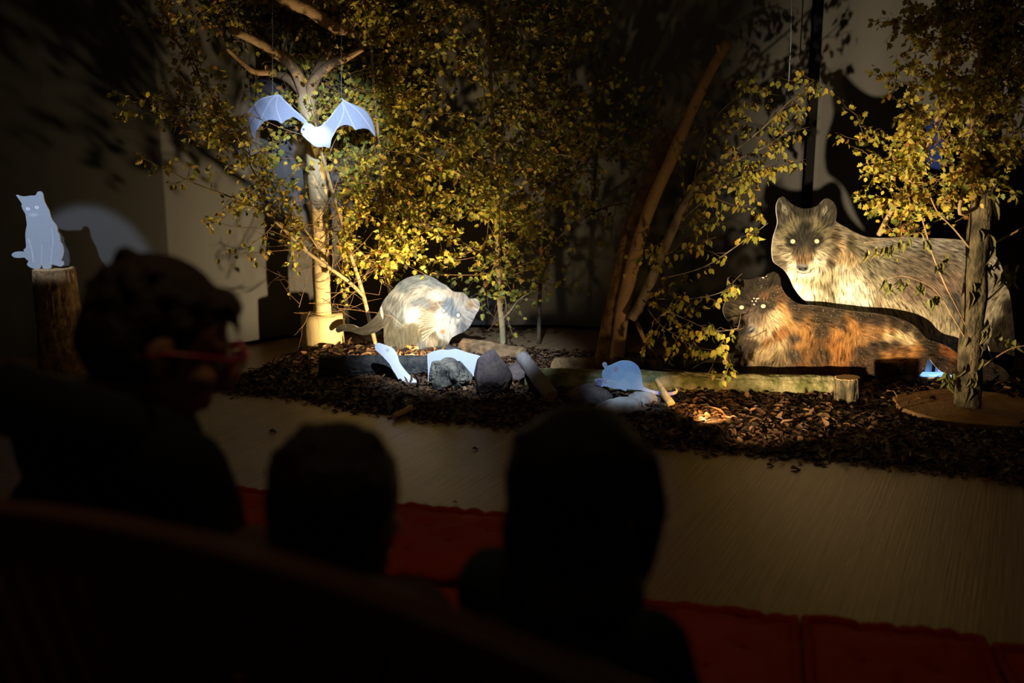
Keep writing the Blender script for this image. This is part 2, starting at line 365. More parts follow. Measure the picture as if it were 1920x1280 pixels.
def cutout(name, label, cat_, outline, Y, paint, step=1.0, th=0.012, slope=0.0, x_ref=None, mat_=None, parent=None, smooth_n=5, edge=None):
    """Board standing at distance Y (slope turns it about the vertical), outline traced on the photograph."""
    O = catmull(outline, smooth_n) if smooth_n else np.array(outline, float)
    x0, y0 = O.min(0) - 2 * step; x1, y1 = O.max(0) + 2 * step
    gx = np.arange(x0, x1 + step, step); gy = np.arange(y0, y1 + step, step)
    PX, PY = np.meshgrid(gx, gy)
    cx = (PX[:, :-1] + PX[:, 1:])[:-1] / 2; cy = (PY[:-1] + PY[1:])[:, :-1] / 2
    inside = np.zeros(cx.shape, bool)
    a = O; b = np.roll(O, -1, 0)
    for (ax, ay), (bx, by) in zip(a, b):
        if ay == by: continue
        m = (cy > min(ay, by)) & (cy <= max(ay, by))
        xi = ax + (cy - ay) * (bx - ax) / (by - ay)
        inside ^= m & (cx < xi)
    col = np.clip(paint(PX, PY), 0.0, 1.0)
    R, Cn = np.nonzero(inside); nC = PX.shape[1]
    q = np.stack([R * nC + Cn, (R + 1) * nC + Cn, (R + 1) * nC + Cn + 1, R * nC + Cn + 1], 1)
    used = np.unique(q); remap = -np.ones(PX.size, int); remap[used] = np.arange(len(used)); q = remap[q]
    px = PX.ravel()[used].copy(); py = PY.ravel()[used].copy(); cc = col.reshape(-1, 3)[used]
    E = np.concatenate([q[:, [0, 1]], q[:, [1, 2]], q[:, [2, 3]], q[:, [3, 0]]])
    key = np.sort(E, 1); _, inv, cnt = np.unique(key, axis=0, return_inverse=True, return_counts=True)
    inv = inv.ravel(); BE = E[cnt[inv] == 1]
    bv = np.unique(BE)
    seg = np.concatenate([O, O[:1]]); dens = []
    for p, r_ in zip(seg[:-1], seg[1:]):
        nn = max(1, int(np.hypot(*(r_ - p)) / (step * 0.3))); dens.append(p + (r_ - p) * (np.arange(nn) / nn)[:, None])
    D = np.concatenate(dens)
    for i0 in range(0, len(bv), 400):
        ix = bv[i0:i0 + 400]; d2 = (px[ix, None] - D[None, :, 0]) ** 2 + (py[ix, None] - D[None, :, 1]) ** 2
        k = d2.argmin(1); px[ix] = D[k, 0]; py[ix] = D[k, 1]
    u = (px - 960) / F; vv = (640 - py) / F
    d = np.stack([u, CP + vv * SP, -SP + vv * CP], 1)
    xr = at(O[:, 0].mean() if x_ref is None else x_ref, O[:, 1].mean(), Y).x
    t = (Y - slope * xr) / (d[:, 1] - slope * d[:, 0])       # plane  y = Y + slope*(x - xr)
    P = d * t[:, None]; P[:, 2] += H
    nrm = np.array([-slope, 1, 0]); nrm /= np.linalg.norm(nrm)
    n = len(P); V = np.concatenate([P, P + nrm * th])
    side = np.stack([BE[:, 1], BE[:, 0], BE[:, 0] + n, BE[:, 1] + n], 1)
    faces = np.concatenate([q, q[:, ::-1] + n, side]).astype(int)
    midx = np.concatenate([np.zeros(len(q)), np.full(len(q), 2), np.full(len(side), 1)]).astype(int)
    o = mesh_obj(name, V, faces, [mat_ or M['print'], edge or M['board_edge'], M['board_back']], parent, False, np.concatenate([cc, cc]), midx)
    if label: tag(o, label, cat_)
    return o

# ---- standing wolf
c6 = lambda p: conv(1340, 350, 3.1224, p)
cA = lambda p: conv(1430, 360, 6.4, p)
W1 = c6([(362, 150), (363, 105), (380, 68), (400, 57), (418, 70), (440, 92), (475, 114), (520, 128), (570, 124), (610, 106), (636, 80), (656, 68), (690, 84), (712, 120), (715, 165), (712, 203),
         (770, 238), (840, 275), (900, 295), (1000, 299), (1100, 293), (1250, 300), (1400, 306), (1500, 325), (1580, 352), (1630, 388), (1662, 430), (1692, 500), (1716, 580), (1736, 680), (1750, 800), (1757, 900), (1754, 980), (1742, 1045), (1715, 1090),
         (1672, 1080), (1640, 1040), (1618, 985), (1600, 930), (1585, 960), (1575, 1030), (1570, 1075), (1480, 1075), (1440, 1040), (1400, 960), (1300, 900), (1150, 880), (980, 890), (900, 930), (860, 1000), (850, 1075), (660, 1075), (640, 1000), (620, 900), (590, 790), (560, 705),
         (500, 640), (465, 590), (440, 535), (410, 490), (385, 470), (348, 442), (337, 400), (336, 350), (345, 290), (362, 240), (369, 200)])
def paint_w1(PX, PY):
    K = []
    def k(pts, col): K.extend([(x, y, col) for x, y in pts])
    dk = (.050, .046, .038); vd = (.028, .026, .022); gy = (.17, .15, .105); lg = (.34, .305, .23); pl = (.52, .48, .38); br = (.14, .095, .055)
    k(cA([(200, 130), (190, 220), (270, 90), (200, 320), (300, 300), (790, 110), (860, 180), (840, 290), (700, 280), (620, 250), (800, 380), (190, 400)]), dk)
    k(cA([(430, 240), (560, 240), (500, 420), (500, 500), (480, 590), (330, 560), (690, 560), (330, 600), (700, 590), (440, 640), (590, 640)]), vd)
    k(cA([(370, 330), (630, 320), (330, 400), (680, 420), (250, 480), (760, 470)]), (.11, .10, .065))
    k(cA([(170, 560), (150, 700), (230, 620), (260, 720), (780, 600), (820, 660), (720, 660)]), gy)
    k(cA([(290, 780), (330, 850), (680, 780), (720, 830), (640, 880), (650, 930)]), lg)
    k(cA([(350, 880), (400, 960), (500, 990), (600, 960), (660, 860)]), pl)
    k(cA([(400, 720), (540, 720), (480, 680)]), (.075, .062, .045)); k(cA([(430, 820), (520, 810), (560, 780)]), br)
    k(cA([(160, 780), (200, 860), (260, 880)]), (.10, .088, .06))
    k(cA([(870, 560), (880, 700), (800, 850), (900, 450)]), (.085, .068, .045)); k(cA([(960, 650), (950, 780), (1030, 820)]), (.26, .20, .12)); k(cA([(1050, 650), (1080, 560)]), (.08, .07, .05))
    k(cA([(980, 480), (1150, 540), (1280, 590), (930, 410)]), (.17, .15, .11))
    k(cA([(500, 1080), (620, 1100), (740, 1050), (850, 1000)]), (.28, .25, .17)); k(cA([(780, 1120), (820, 1200)]), (.16, .14, .085)); k(cA([(450, 1150), (500, 1230), (600, 1220)]), pl)
    k(cA([(950, 950), (1050, 1000)]), lg); k(cA([(1000, 1150), (1120, 1200), (1180, 1250)]), pl)
    k(c6([(850, 640), (800, 690), (760, 650), (900, 680)]), pl); k(c6([(640, 660), (700, 600)]), lg)
    k(c6([(900, 420), (950, 500), (1050, 380), (860, 330)]), (.16, .145, .105)); k(c6([(1000, 320), (1150, 330), (1300, 330), (1430, 330)]), (.19, .175, .15)); k(c6([(1150, 450), (1250, 420), (1350, 470), (1100, 520)]), (.135, .115, .09))
    k(c6([(950, 560), (1020, 620)]), (.25, .22, .155)); k(c6([(1150, 620), (1250, 600), (1380, 560)]), (.17, .13, .10))
    k(c6([(1000, 700), (1100, 720), (1200, 760), (1300, 800), (1370, 830), (1420, 870)]), (.34, .29, .20)); k(c6([(960, 690)]), (.2, .165, .11))
    k(c6([(1280, 720), (1380, 760)]), (.25, .21, .14)); k(c6([(1420, 700), (1440, 800)]), (.09, .085, .08))
    k(c6([(1580, 400), (1640, 450)]), (.23, .21, .175)); k(c6([(1600, 560), (1690, 620), (1560, 650)]), (.2, .18, .135)); k(c6([(1580, 760), (1570, 850), (1640, 720)]), (.27, .24, .18))
    k(c6([(1720, 700), (1700, 800), (1740, 900), (1650, 850), (1700, 1000), (1640, 960)]), (.030, .024, .017))
    k(c6([(700, 950), (750, 1050), (1500, 1000), (1100, 850)]), (.12, .1, .07))
    C = shepard(PX, PY, K, 7.0)
    A = [(x, y, (math.cos(math.radians(a)), math.sin(math.radians(a)))) for (x, y), a in zip(
        c6([(410, 140), (660, 140), (520, 230), (420, 300), (620, 300), (380, 400), (680, 400), (520, 400), (560, 560), (620, 620), (750, 300), (760, 450), (760, 600), (900, 350), (900, 500), (900, 650), (1100, 350), (1100, 500), (1100, 700), (1300, 400), (1300, 600), (1350, 780), (1600, 450), (1600, 600), (1600, 780), (1720, 800)]),
        [250, 290, 270, 215, 325, 170, 30, 90, 100, 80, 20, 100, 90, 20, 50, 70, 10, 25, 60, 15, 40, 85, 40, 130, 110, 100])]
    D = shepard(PX, PY, A, 12.0); nn = np.hypot(D[..., 0], D[..., 1]) + 1e-6; ux, uy = D[..., 0] / nn, D[..., 1] / nn
    s1 = streaks(PX.shape, ux, uy, 5, 3); s2 = streaks(PX.shape, ux, uy, 7, 5, 3); s3 = streaks(PX.shape, ux, uy, 6, 8, 8)
    C = .52 * np.power(np.clip(C, 0, 1) / .44, 1.28); C = 1.4 * C * np.clip(1 + 0.34 * s1 + 0.22 * s2 + 0.10 * s3, 0.12, 2.6)[..., None]
    for (c, rx, ry, an) in [((264, 215), 26, 55, -20), ((745, 225), 30, 50, 15)]:      # pale hair inside the ears
        p = cA([c])[0]; m = disc(PX, PY, p, rx / 6.4, ry / 6.4, an, 0.5) * np.clip(0.55 + 0.5 * s1, 0, 1)
        C = put(C, m, (.40, .38, .29))
    for c in ((362, 592), (650, 590)):
        p = cA([c])[0]
        C = put(C, disc(PX, PY, p, 7.6, 5.4, 0, .3), (.018, .015, .012)); C = put(C, disc(PX, PY, p, 4.0, 3.6, 0, .25), (.95, .86, .55)); C = put(C, disc(PX, PY, (p[0] + .2, p[1]), 0.8, .8), (.12, .1, .05))
    C = put(C, disc(PX, PY, cA([(480, 905)])[0], 11.5, 6.8, 4, .2), (.07, .07, .07)); C = put(C, disc(PX, PY, cA([(485, 882)])[0], 8.5, 2.4, 4, .5), (.22, .21, .20))
    for c in ((447, 928), (515, 920)): C = put(C, disc(PX, PY, cA([c])[0], 2.6, 1.9, 0, .3), (.008, .008, .008))
    C = hair_line(C, PX, PY, cA([(410, 950), (480, 975), (560, 960), (610, 910)]), 1.0, (.07, .06, .05))
    return C
cutout('wolf_cutout', 'big printed cutout of a grey wolf standing behind the reclining dark wolf', 'wolf cutout', W1, 5.43, paint_w1, 1.0, 0.012, slope=.07, x_ref=1470, smooth_n=4)

# ---- lying wolf
cB = lambda p: conv(1340, 500, 5.82, p)
cC = lambda p: conv(1560, 420, 3.764, p)
W2 = c6([(74, 590), (74, 560), (84, 532), (100, 524), (116, 532), (160, 543), (210, 543), (250, 530), (292, 528), (318, 510), (345, 499), (368, 508), (384, 535), (389, 575), (410, 620), (440, 652), (480, 680), (520, 692), (600, 698), (690, 712), (760, 722), (850, 735), (960, 745), (1060, 765), (1130, 790), (1180, 822), (1220, 868), (1255, 895), (1320, 915), (1390, 950), (1440, 985),
         (1510, 1000), (1580, 1012), (1640, 1035), (1690, 1062), (1720, 1098), (1731, 1130), (1718, 1156), (1680, 1161), (1600, 1150), (1540, 1140), (1440, 1115), (1370, 1098), (1320, 1076), (1282, 1040), (1262, 1012), (1245, 1010), (1238, 1050), (1216, 1085), (1196, 1112), (1192, 1150), (1150, 1195), (1080, 1235), (1010, 1248), (985, 1230), (1020, 1180), (1000, 1140), (950, 1115), (900, 1098), (870, 1130), (850, 1148), (790, 1135), (700, 1114), (640, 1118), (570, 1118), (540, 1107), (458, 1107), (455, 1125), (400, 1120), (320, 1110), (230, 1098), (130, 1088),
         (40, 1082), (-60, 1082), (-122, 1078), (-125, 1062), (-80, 1036), (-20, 1008), (60, 985), (125, 965), (118, 915), (104, 850), (88, 800), (60, 762), (49, 722), (56, 690), (76, 655), (92, 628), (80, 605)])
def paint_w2(PX, PY):
    K = []
    def k(pts, col): K.extend([(x, y, col) for x, y in pts])
    bk = (.020, .016, .012); dk = (.048, .038, .027); gb = (.105, .082, .055); ru = (.23, .115, .045); ta = (.30, .19, .085); lt = (.42, .34, .22)
    k(cB([(160, 180), (150, 250), (300, 180), (230, 260), (640, 130), (690, 180), (560, 180), (440, 180), (330, 260), (500, 250)]), (.036, .030, .022))
    k(cB([(350, 330), (250, 340), (650, 300), (130, 480), (380, 400), (460, 400), (600, 420), (530, 470)]), dk); k(cB([(540, 310), (720, 330), (690, 250)]), (.10, .062, .035))
    k(cB([(260, 560), (280, 600), (140, 560), (160, 620)]), bk); k(cB([(200, 500), (220, 540)]), (.12, .1, .06)); k(cB([(380, 560), (450, 560), (360, 500), (430, 500)]), (.12, .095, .075)); k(cB([(480, 610), (530, 560)]), (.16, .125, .085))
    k(cB([(400, 680), (430, 700)]), (.22, .2, .17)); k(cB([(330, 690), (310, 660)]), (.03, .025, .02))
    k(cB([(440, 750), (520, 720), (600, 690), (680, 620), (620, 560), (690, 520)]), lt); k(cB([(500, 780), (580, 740)]), (.36, .29, .19)); k(cB([(740, 470), (770, 590), (850, 640)]), ta)
    k(cB([(650, 740), (740, 700), (560, 820), (700, 780)]), (.2, .105, .045)); k(cB([(330, 850), (300, 930), (440, 830), (260, 960)]), (.075, .06, .045)); k(cB([(520, 950), (640, 890), (720, 840), (440, 1040)]), (.30, .235, .14)); k(cB([(290, 1060), (260, 1120)]), (.07, .06, .048)); k(cB([(600, 1100), (750, 1060), (800, 1160), (500, 1140), (700, 980)]), (.19, .145, .085)); k(cB([(860, 950), (880, 800), (900, 1000)]), (.075, .06, .045))
    k(cB([(850, 430), (900, 560), (950, 450), (1100, 430), (1150, 560), (1150, 700), (1060, 600)]), (.06, .045, .030)); k(cB([(1040, 620), (960, 740), (930, 860), (1000, 700)]), (.26, .15, .06)); k(cB([(1000, 960), (960, 1100), (1100, 900)]), (.17, .095, .04)); k(cB([(1100, 1060), (1200, 980)]), (.10, .065, .035))
    k(c6([(700, 740), (760, 820), (860, 760), (960, 790), (1060, 800), (1120, 830)]), (.055, .043, .032)); k(c6([(790, 820), (820, 860), (740, 870), (760, 920)]), (.30, .165, .065)); k(c6([(740, 960), (720, 1020), (760, 1060), (700, 940)]), (.24, .12, .045)); k(c6([(640, 1060), (560, 1080), (500, 1060)]), (.17, .10, .05)); k(c6([(600, 960), (650, 1000)]), (.065, .045, .03))
    k(c6([(850, 910), (900, 870), (960, 850), (1040, 850)]), (.27, .16, .075)); k(c6([(1020, 875), (1080, 870), (1130, 890), (1150, 910)]), (.50, .40, .24)); k(c6([(860, 960), (930, 940), (1000, 930), (1060, 920), (950, 1000)]), (.065, .048, .035)); k(c6([(1000, 1000), (1080, 985), (1160, 990), (1200, 960), (1170, 940)]), (.29, .16, .065)); k(c6([(1060, 960), (1120, 950)]), (.13, .07, .035)); k(c6([(1190, 870), (1240, 930), (1220, 980)]), (.05, .04, .03))
    k(c6([(1350, 960), (1400, 965)]), (.22, .10, .045)); k(c6([(1290, 950), (1330, 1010), (1450, 1030), (1600, 1080), (1690, 1110)]), (.045, .035, .028)); k(c6([(820, 1060), (880, 1060), (900, 1020)]), (.09, .06, .038)); k(c6([(1000, 1060), (1100, 1060), (1180, 1050)]), (.05, .035, .025)); k(c6([(1080, 1180), (1140, 1160), (1030, 1220)]), (.10, .09, .08)); k(c6([(0, 1040), (-80, 1060), (60, 1020)]), (.06, .05, .04))
    C = shepard(PX, PY, K, 8.0)
    A = [(x, y, (math.cos(math.radians(a)), math.sin(math.radians(a)))) for (x, y), a in zip(
        c6([(110, 560), (345, 540), (230, 600), (160, 700), (250, 800), (370, 760), (380, 860), (150, 850), (300, 960), (200, 1060), (520, 760), (550, 900), (520, 1050), (700, 760), (760, 900), (740, 1050), (950, 800), (1000, 900), (1000, 1000), (1150, 850), (1150, 980), (1400, 980), (1650, 1100)]),
        [250, 300, 270, 200, 90, 45, 60, 130, 125, 100, 20, 105, 60, 15, 100, 90, 10, 20, 350, 40, 350, 25, 20])]
    D = shepard(PX, PY, A, 12.0); nn = np.hypot(D[..., 0], D[..., 1]) + 1e-6; ux, uy = D[..., 0] / nn, D[..., 1] / nn
    s1 = streaks(PX.shape, ux, uy, 5, 13); s2 = streaks(PX.shape, ux, uy, 7, 15, 3); s3 = streaks(PX.shape, ux, uy, 6, 18, 9)
    C = .5 * np.power(np.clip(C, 0, 1) / .46, 1.3); C = 1.15 * C * np.clip(1 + 0.28 * s1 + 0.20 * s2 + 0.12 * s3, 0.12, 2.6)[..., None]
    r = np.random.RandomState(4); sn = r.rand(*PX.shape) > 0.991                          # snow flecks on the coat
    m = (sn & (PX > 1420)) * (.25 + .6 * r.rand(*PX.shape) ** 2)
    C = put(C, np.clip(m, 0, .85), (.7, .64, .52))
    for c in ((410, 375), (430, 345), (460, 350), (475, 345), (430, 410), (450, 375), (515, 110), (530, 120), (560, 100)):
        C = put(C, disc(PX, PY, cB([c])[0], 1.4, 1.1), (.8, .75, .62))
    for c, rx in (((294, 443), 4.0), ((530, 430), 4.0)):
        p = cB([c])[0]
        C = put(C, disc(PX, PY, p, rx * 2.0, rx * 1.5, 0, .35), (.02, .016, .012)); C = put(C, disc(PX, PY, p, rx, rx * .8, -8, .25), (.92, .80, .50))
    p = cB([(390, 690)])[0]
    C = put(C, disc(PX, PY, p, 9, 6.5, -35, .25), (.05, .05, .052)); C = put(C, disc(PX, PY, (p[0] + 2, p[1] - 2.5), 5, 1.8, -35, .5), (.26, .25, .24))
    C = put(C, disc(PX, PY, (p[0] + 2.5, p[1] + 2.2), 2, 1.4), (.008,) * 3)
    C = hair_line(C, PX, PY, cB([(350, 760), (400, 770), (470, 740), (560, 690)]), 1.0, (.04, .03, .022))
    return C
cutout('wolf_cutout', 'dark brown printed wolf cutout lying down with snow flecks, behind the mossy log', 'wolf cutout', W2, 5.38, paint_w2, 1.0, 0.012, slope=.0, x_ref=1560, smooth_n=4)

# ---- polecat
cD = lambda p: conv(700, 500, 6.736, p)
c4 = lambda p: conv(540, 480, 4.267, p)
PC = c4([(380, 590), (395, 565), (430, 548), (480, 544), (530, 553), (570, 572), (610, 558), (660, 520), (700, 480), (726, 440), (745, 400), (765, 355), (800, 310), (840, 265), (890, 210), (950, 175), (1010, 157), (1062, 150), (1110, 154), (1170, 178), (1220, 212), (1270, 240), (1325, 285), (1390, 292), (1425, 312), (1455, 345), (1490, 340), (1522, 352), (1534, 385),
         (1530, 425), (1505, 465), (1478, 520), (1448, 570), (1410, 602), (1350, 630), (1310, 655), (1290, 690), (1270, 740), (1262, 800), (1120, 820), (1110, 850), (1060, 850), (1052, 780), (1036, 722), (960, 708), (930, 740), (920, 780), (870, 820), (800, 830), (775, 720), (765, 640), (762, 575),
         (720, 602), (660, 625), (600, 632), (560, 622), (500, 605), (440, 602), (400, 613)])
def paint_pc(PX, PY):
    K = []
    def k(pts, col): K.extend([(x, y, col) for x, y in pts])
    bl = (.30, .34, .38); gr = (.215, .205, .17); wh = (.72, .72, .70); mid = (.36, .37, .37)
    k(cD([(560, 170), (700, 170), (400, 260), (800, 210), (880, 260)]), (.33, .38, .44)); k(cD([(560, 340), (640, 300), (480, 380), (340, 390)]), (.52, .52, .51)); k(cD([(600, 430), (520, 460), (650, 480)]), bl); k(cD([(300, 450), (250, 560), (200, 480)]), (.31, .32, .32)); k(cD([(330, 620), (340, 700)]), (.31, .34, .34)); k(cD([(200, 700), (250, 800), (300, 900), (400, 820), (180, 900)]), (.235, .225, .18)); k(cD([(480, 760), (520, 900), (450, 950)]), (.25, .235, .18))
    k(cD([(500, 620), (540, 560), (460, 650)]), (.85, .84, .80)); k(cD([(620, 560), (700, 600), (640, 680)]), (.46, .42, .36)); k(cD([(760, 520), (800, 480)]), (.36, .31, .28)); k(cD([(820, 330), (780, 380), (900, 320)]), (.80, .77, .72)); k(cD([(980, 320), (1100, 380), (1150, 420), (1050, 340)]), (.55, .54, .52)); k(cD([(960, 450), (920, 500), (980, 540), (1020, 600)]), (.27, .35, .45)); k(cD([(1090, 480), (1130, 560), (1200, 600)]), (.55, .57, .59))
    k(cD([(950, 700), (900, 680), (1000, 760), (860, 780), (1050, 680), (950, 820), (900, 880)]), wh); k(cD([(1110, 740), (1130, 720)]), (.32, .36, .40)); k(cD([(1200, 700), (1250, 580)]), (.62, .61, .60)); k(cD([(1290, 480), (1270, 440), (1320, 520)]), (.75, .70, .63)); k(cD([(1250, 480)]), (.62, .45, .28)); k(cD([(840, 580), (850, 610)]), (.8, .8, .78))
    k(cD([(740, 1000), (700, 930), (760, 960)]), (.55, .50, .40)); k(cD([(850, 960), (880, 1000)]), (.33, .31, .25)); k(cD([(620, 1000), (640, 1080), (650, 950)]), (.36, .36, .35)); k(cD([(600, 830), (720, 840)]), (.30, .27, .2))
    k(c4([(420, 580), (500, 570), (600, 600), (660, 570), (720, 530)]), (.165, .15, .125)); k(c4([(745, 470), (770, 500)]), (.24, .225, .2))
    C = shepard(PX, PY, K, 7.0)
    A = [(x, y, (math.cos(math.radians(a)), math.sin(math.radians(a)))) for (x, y), a in zip(
        c4([(450, 580), (660, 580), (800, 400), (900, 250), (1060, 190), (1200, 230), (900, 450), (900, 650), (1050, 420), (1200, 420), (1350, 400), (1450, 450), (1300, 560), (1080, 700)]), [170, 150, 110, 140, 170, 20, 100, 95, 150, 170, 100, 30, 90, 95])]
    D = shepard(PX, PY, A, 12.0); nn = np.hypot(D[..., 0], D[..., 1]) + 1e-6; ux, uy = D[..., 0] / nn, D[..., 1] / nn
    s1 = streaks(PX.shape, ux, uy, 5, 23); s2 = streaks(PX.shape, ux, uy, 7, 25, 3)
    C = C * np.clip(1 + 0.10 * s1 + 0.13 * s2, 0.5, 1.6)[..., None]
    C = put(C, disc(PX, PY, cD([(105, 570)])[0], 2.3, 12, -10, .3), (.88, .86, .80))
    for i in range(11):                                                   # whiskers
        a0 = (800, 690 + i * 9); a1 = (690 - i * 4, 575 + i * 26); a2 = (575, 520 + i * 40)
        if i > 7: a1 = (700, 800 + (i - 8) * 30); a2 = (610 + (i - 8) * 10, 840 + (i - 8) * 45)
        C = hair_line(C, PX, PY, cD([a0, a1, a2]), 0.75, (.85, .82, .74) if i > 7 else (.66, .62, .54))
    C = hair_line(C, PX, PY, cD([(805, 445), (840, 500), (885, 545)]), 0.6, (.8, .78, .74))
    for c, rx in (((1072, 612), 2.9), ((886, 555), 2.4)):
        p = cD([c])[0]; C = put(C, disc(PX, PY, p, rx * 1.7, rx * 2.0, 0, .3), (.22, .27, .33)); C = put(C, disc(PX, PY, p, rx, rx * 1.25, 0, .25), (.92, .92, .92))
    C = put(C, disc(PX, PY, cD([(875, 820)])[0], 5, 4, 0, .5), (.62, .42, .30))
    return .24 * np.power(np.clip(C, 0, 1) / .8, 1.7) * np.array([.92, 1.0, 1.1])
cutout('polecat_cutout', 'large pale printed polecat cutout standing behind the dark log, whiskered face turned to viewers', 'polecat cutout', PC, 6.33, paint_pc, 1.0, 0.012, mat_=M['print_pale'], smooth_n=4)

# ---- cat
cF = lambda p: conv(10, 350, 7.529, p)
CT = cF([(152, 120), (180, 120), (215, 132), (280, 136), (340, 126), (400, 124), (432, 112), (450, 76), (478, 65), (508, 74), (530, 108), (540, 165), (556, 225), (585, 280), (620, 350), (645, 440), (675, 495), (715, 545), (735, 600), (738, 640), (765, 690), (778, 780), (805, 825), (822, 890), (815, 960), (790, 1030), (775, 1045), (805, 1052), (824, 1085), (806, 1115), (770, 1128), (710, 1108), (655, 1098), (648, 1140), (600, 1160), (545, 1155), (518, 1128), (508, 1104), (490, 1148), (440, 1162), (380, 1150), (325, 1122), (305, 1090), (325, 1050), (290, 1020), (270, 1000), (200, 1004), (130, 998), (90, 970), (95, 945), (130, 922), (200, 914), (262, 918), (258, 885), (290, 855), (288, 780), (282, 690), (290, 600), (303, 530), (290, 440), (280, 380), (245, 320), (228, 265), (232, 240), (200, 190)])
def paint_plain(base, seed, grain=.06):
    def f(PX, PY):
        r = np.random.RandomState(seed); n1 = r.rand(*PX.shape)
        return np.array(base)[None, None, :] * (1 + grain * 2 * (n1 - .5))[..., None]
    return f
def paint_cat(PX, PY):
    C = paint_plain((.29, .30, .325), 3, .12)(PX, PY)
    for c in ((318, 312), (445, 292)):
        p = cF([c])[0]; C = put(C, disc(PX, PY, p, 3.4, 2.4, 15, .3), (.85, .86, .88)); C = put(C, disc(PX, PY, p, 1.5, 1.5, 0, .3), (.18, .2, .25)); C = put(C, disc(PX, PY, (p[0] - .4, p[1] - .4), .5), (.9,) * 3)
    C = put(C, disc(PX, PY, cF([(400, 395)])[0], 7, 3, 0, .7) * .6, (.48, .49, .53))
    C = hair_line(C, PX, PY, cF([(330, 740), (375, 900), (395, 1060)]), .9, (.46, .48, .52)); C = hair_line(C, PX, PY, cF([(650, 580), (670, 760), (640, 1080)]), .7, (.42, .44, .48)); C = hair_line(C, PX, PY, cF([(515, 820), (510, 960), (510, 1090)]), .7, (.41, .43, .48))
    return C
CT_O = cutout('cat_cutout', 'bluish white cat cutout sitting on top of the tall bark pedestal', 'cat cutout', CT, 5.8, paint_cat, 0.8, 0.010, mat_=M['print_pale'], smooth_n=4)

# ---- bat
c3 = lambda p: conv(430, 130, 5.334, p)
BT = c3([(168, 445), (205, 395), (255, 335), (300, 295), (370, 270), (440, 258), (490, 250), (522, 262), (545, 300), (600, 350), (650, 400), (720, 455), (770, 510), (785, 535), (820, 545), (850, 570), (880, 575), (925, 555), (1000, 480), (1060, 400), (1110, 340), (1132, 310), (1110, 290), (1130, 290), (1160, 312), (1230, 345), (1310, 380), (1370, 420), (1410, 480), (1440, 545), (1460, 640), (1455, 670), (1420, 630), (1390, 600), (1340, 590), (1290, 598), (1260, 605), (1230, 575), (1180, 556), (1130, 560), (1080, 590), (1050, 640), (1020, 700), (1000, 785), (950, 772), (900, 780), (850, 765), (800, 725), (760, 690), (725, 650), (715, 610), (730, 570), (745, 540), (700, 510), (640, 475), (600, 495), (560, 510), (522, 540), (480, 515), (430, 506), (380, 508), (330, 535), (290, 590), (265, 620), (258, 690), (240, 680), (215, 610), (188, 530)])
def paint_bat(PX, PY):
    C = paint_plain((.30, .35, .48), 9, .10)(PX, PY)
    m = disc(PX, PY, c3([(860, 650)])[0], 26, 18, 20, .5); C = put(C, m, (.85, .86, .88))
    s = np.random.RandomState(2).rand(*PX.shape)
    C = C * (1 - .25 * m[..., None] * (s[..., None] - .3))
    for pts in ([(490, 255), (400, 330), (275, 600)], [(490, 255), (470, 380), (522, 535)], [(490, 255), (620, 380), (780, 530)], [(490, 255), (320, 300), (175, 450)], [(1125, 300), (1180, 430), (1260, 600)], [(1125, 300), (1290, 420), (1455, 650)], [(1125, 305), (1010, 480), (900, 590)], [(1120, 320), (1140, 450), (1020, 690)]):
        C = hair_line(C, PX, PY, c3(pts), .9, (.52, .58, .72))
    C = put(C, disc(PX, PY, c3([(742, 600)])[0], 2.2, 2.0), (.10, .08, .08)); C = put(C, disc(PX, PY, c3([(722, 645)])[0], 1.6, 1.6), (.14, .1, .1))
    return C
bt = thing('bat_cutout', 'bluish bat cutout with spread wings hanging in front of the bare pole', 'bat cutout', list(BAT))
cutout('printed_board', None, None, BT, 6.05, paint_bat, 0.9, 0.008, parent=bt, mat_=M['print_pale'], smooth_n=4)
T = Tubes()
for px in (511, 640): T.add([at(px, 181 if px < 600 else 190, 6.052), at(px, -80, 6.052)], .0007, .0007, 4)
T.build('hanging_thread', M['thread'], bt)

# ---- weasel: two boards, the second behind the root and the rock
cE = lambda p: conv(680, 620, 6.4, p)
we = thing('weasel_cutout', 'white long necked weasel cutout in front of the dark log, body behind the root', 'weasel cutout', list(fl(830, 718, 0.0)))
def paint_we(PX, PY):
    C = paint_plain((.90, .91, .92), 5, .06)(PX, PY)
    C = put(C, disc(PX, PY, cE([(297, 232)])[0], 3.2, 3.2, 0, .2), (.45, .50, .60)); C = put(C, disc(PX, PY, cE([(297, 232)])[0], 2.2, 2.2, 0, .25), (.78, .80, .84)); C = put(C, disc(PX, PY, cE([(300, 230)])[0], .9, .9), (.3, .33, .4))
    return C
cutout('head_board', None, None, cE([(146, 200), (150, 170), (180, 147), (230, 158), (300, 182), (355, 208), (395, 250), (420, 300), (440, 370), (475, 430), (530, 500), (600, 565), (650, 605), (640, 640), (600, 690), (540, 700), (500, 675), (450, 620), (400, 530), (360, 470), (325, 400), (270, 340), (220, 285), (165, 240)]), 5.42, paint_we, 0.8, .008, parent=we, mat_=M['print_pale'], smooth_n=4)
cutout('body_board', None, None, cE([(776, 300), (790, 275), (860, 245), (950, 228), (1030, 232), (1110, 220), (1160, 232), (1250, 262), (1340, 285), (1430, 310), (1500, 335), (1600, 380), (1680, 430), (1708, 485), (1690, 510), (1640, 480), (1560, 500), (1440, 520), (1320, 545), (1240, 540), (1230, 700), (900, 720), (790, 690), (784, 500)]), 5.40, paint_plain((.46, .48, .51), 6, .09), 0.8, .008, parent=we, mat_=M['print_pale'], smooth_n=3)

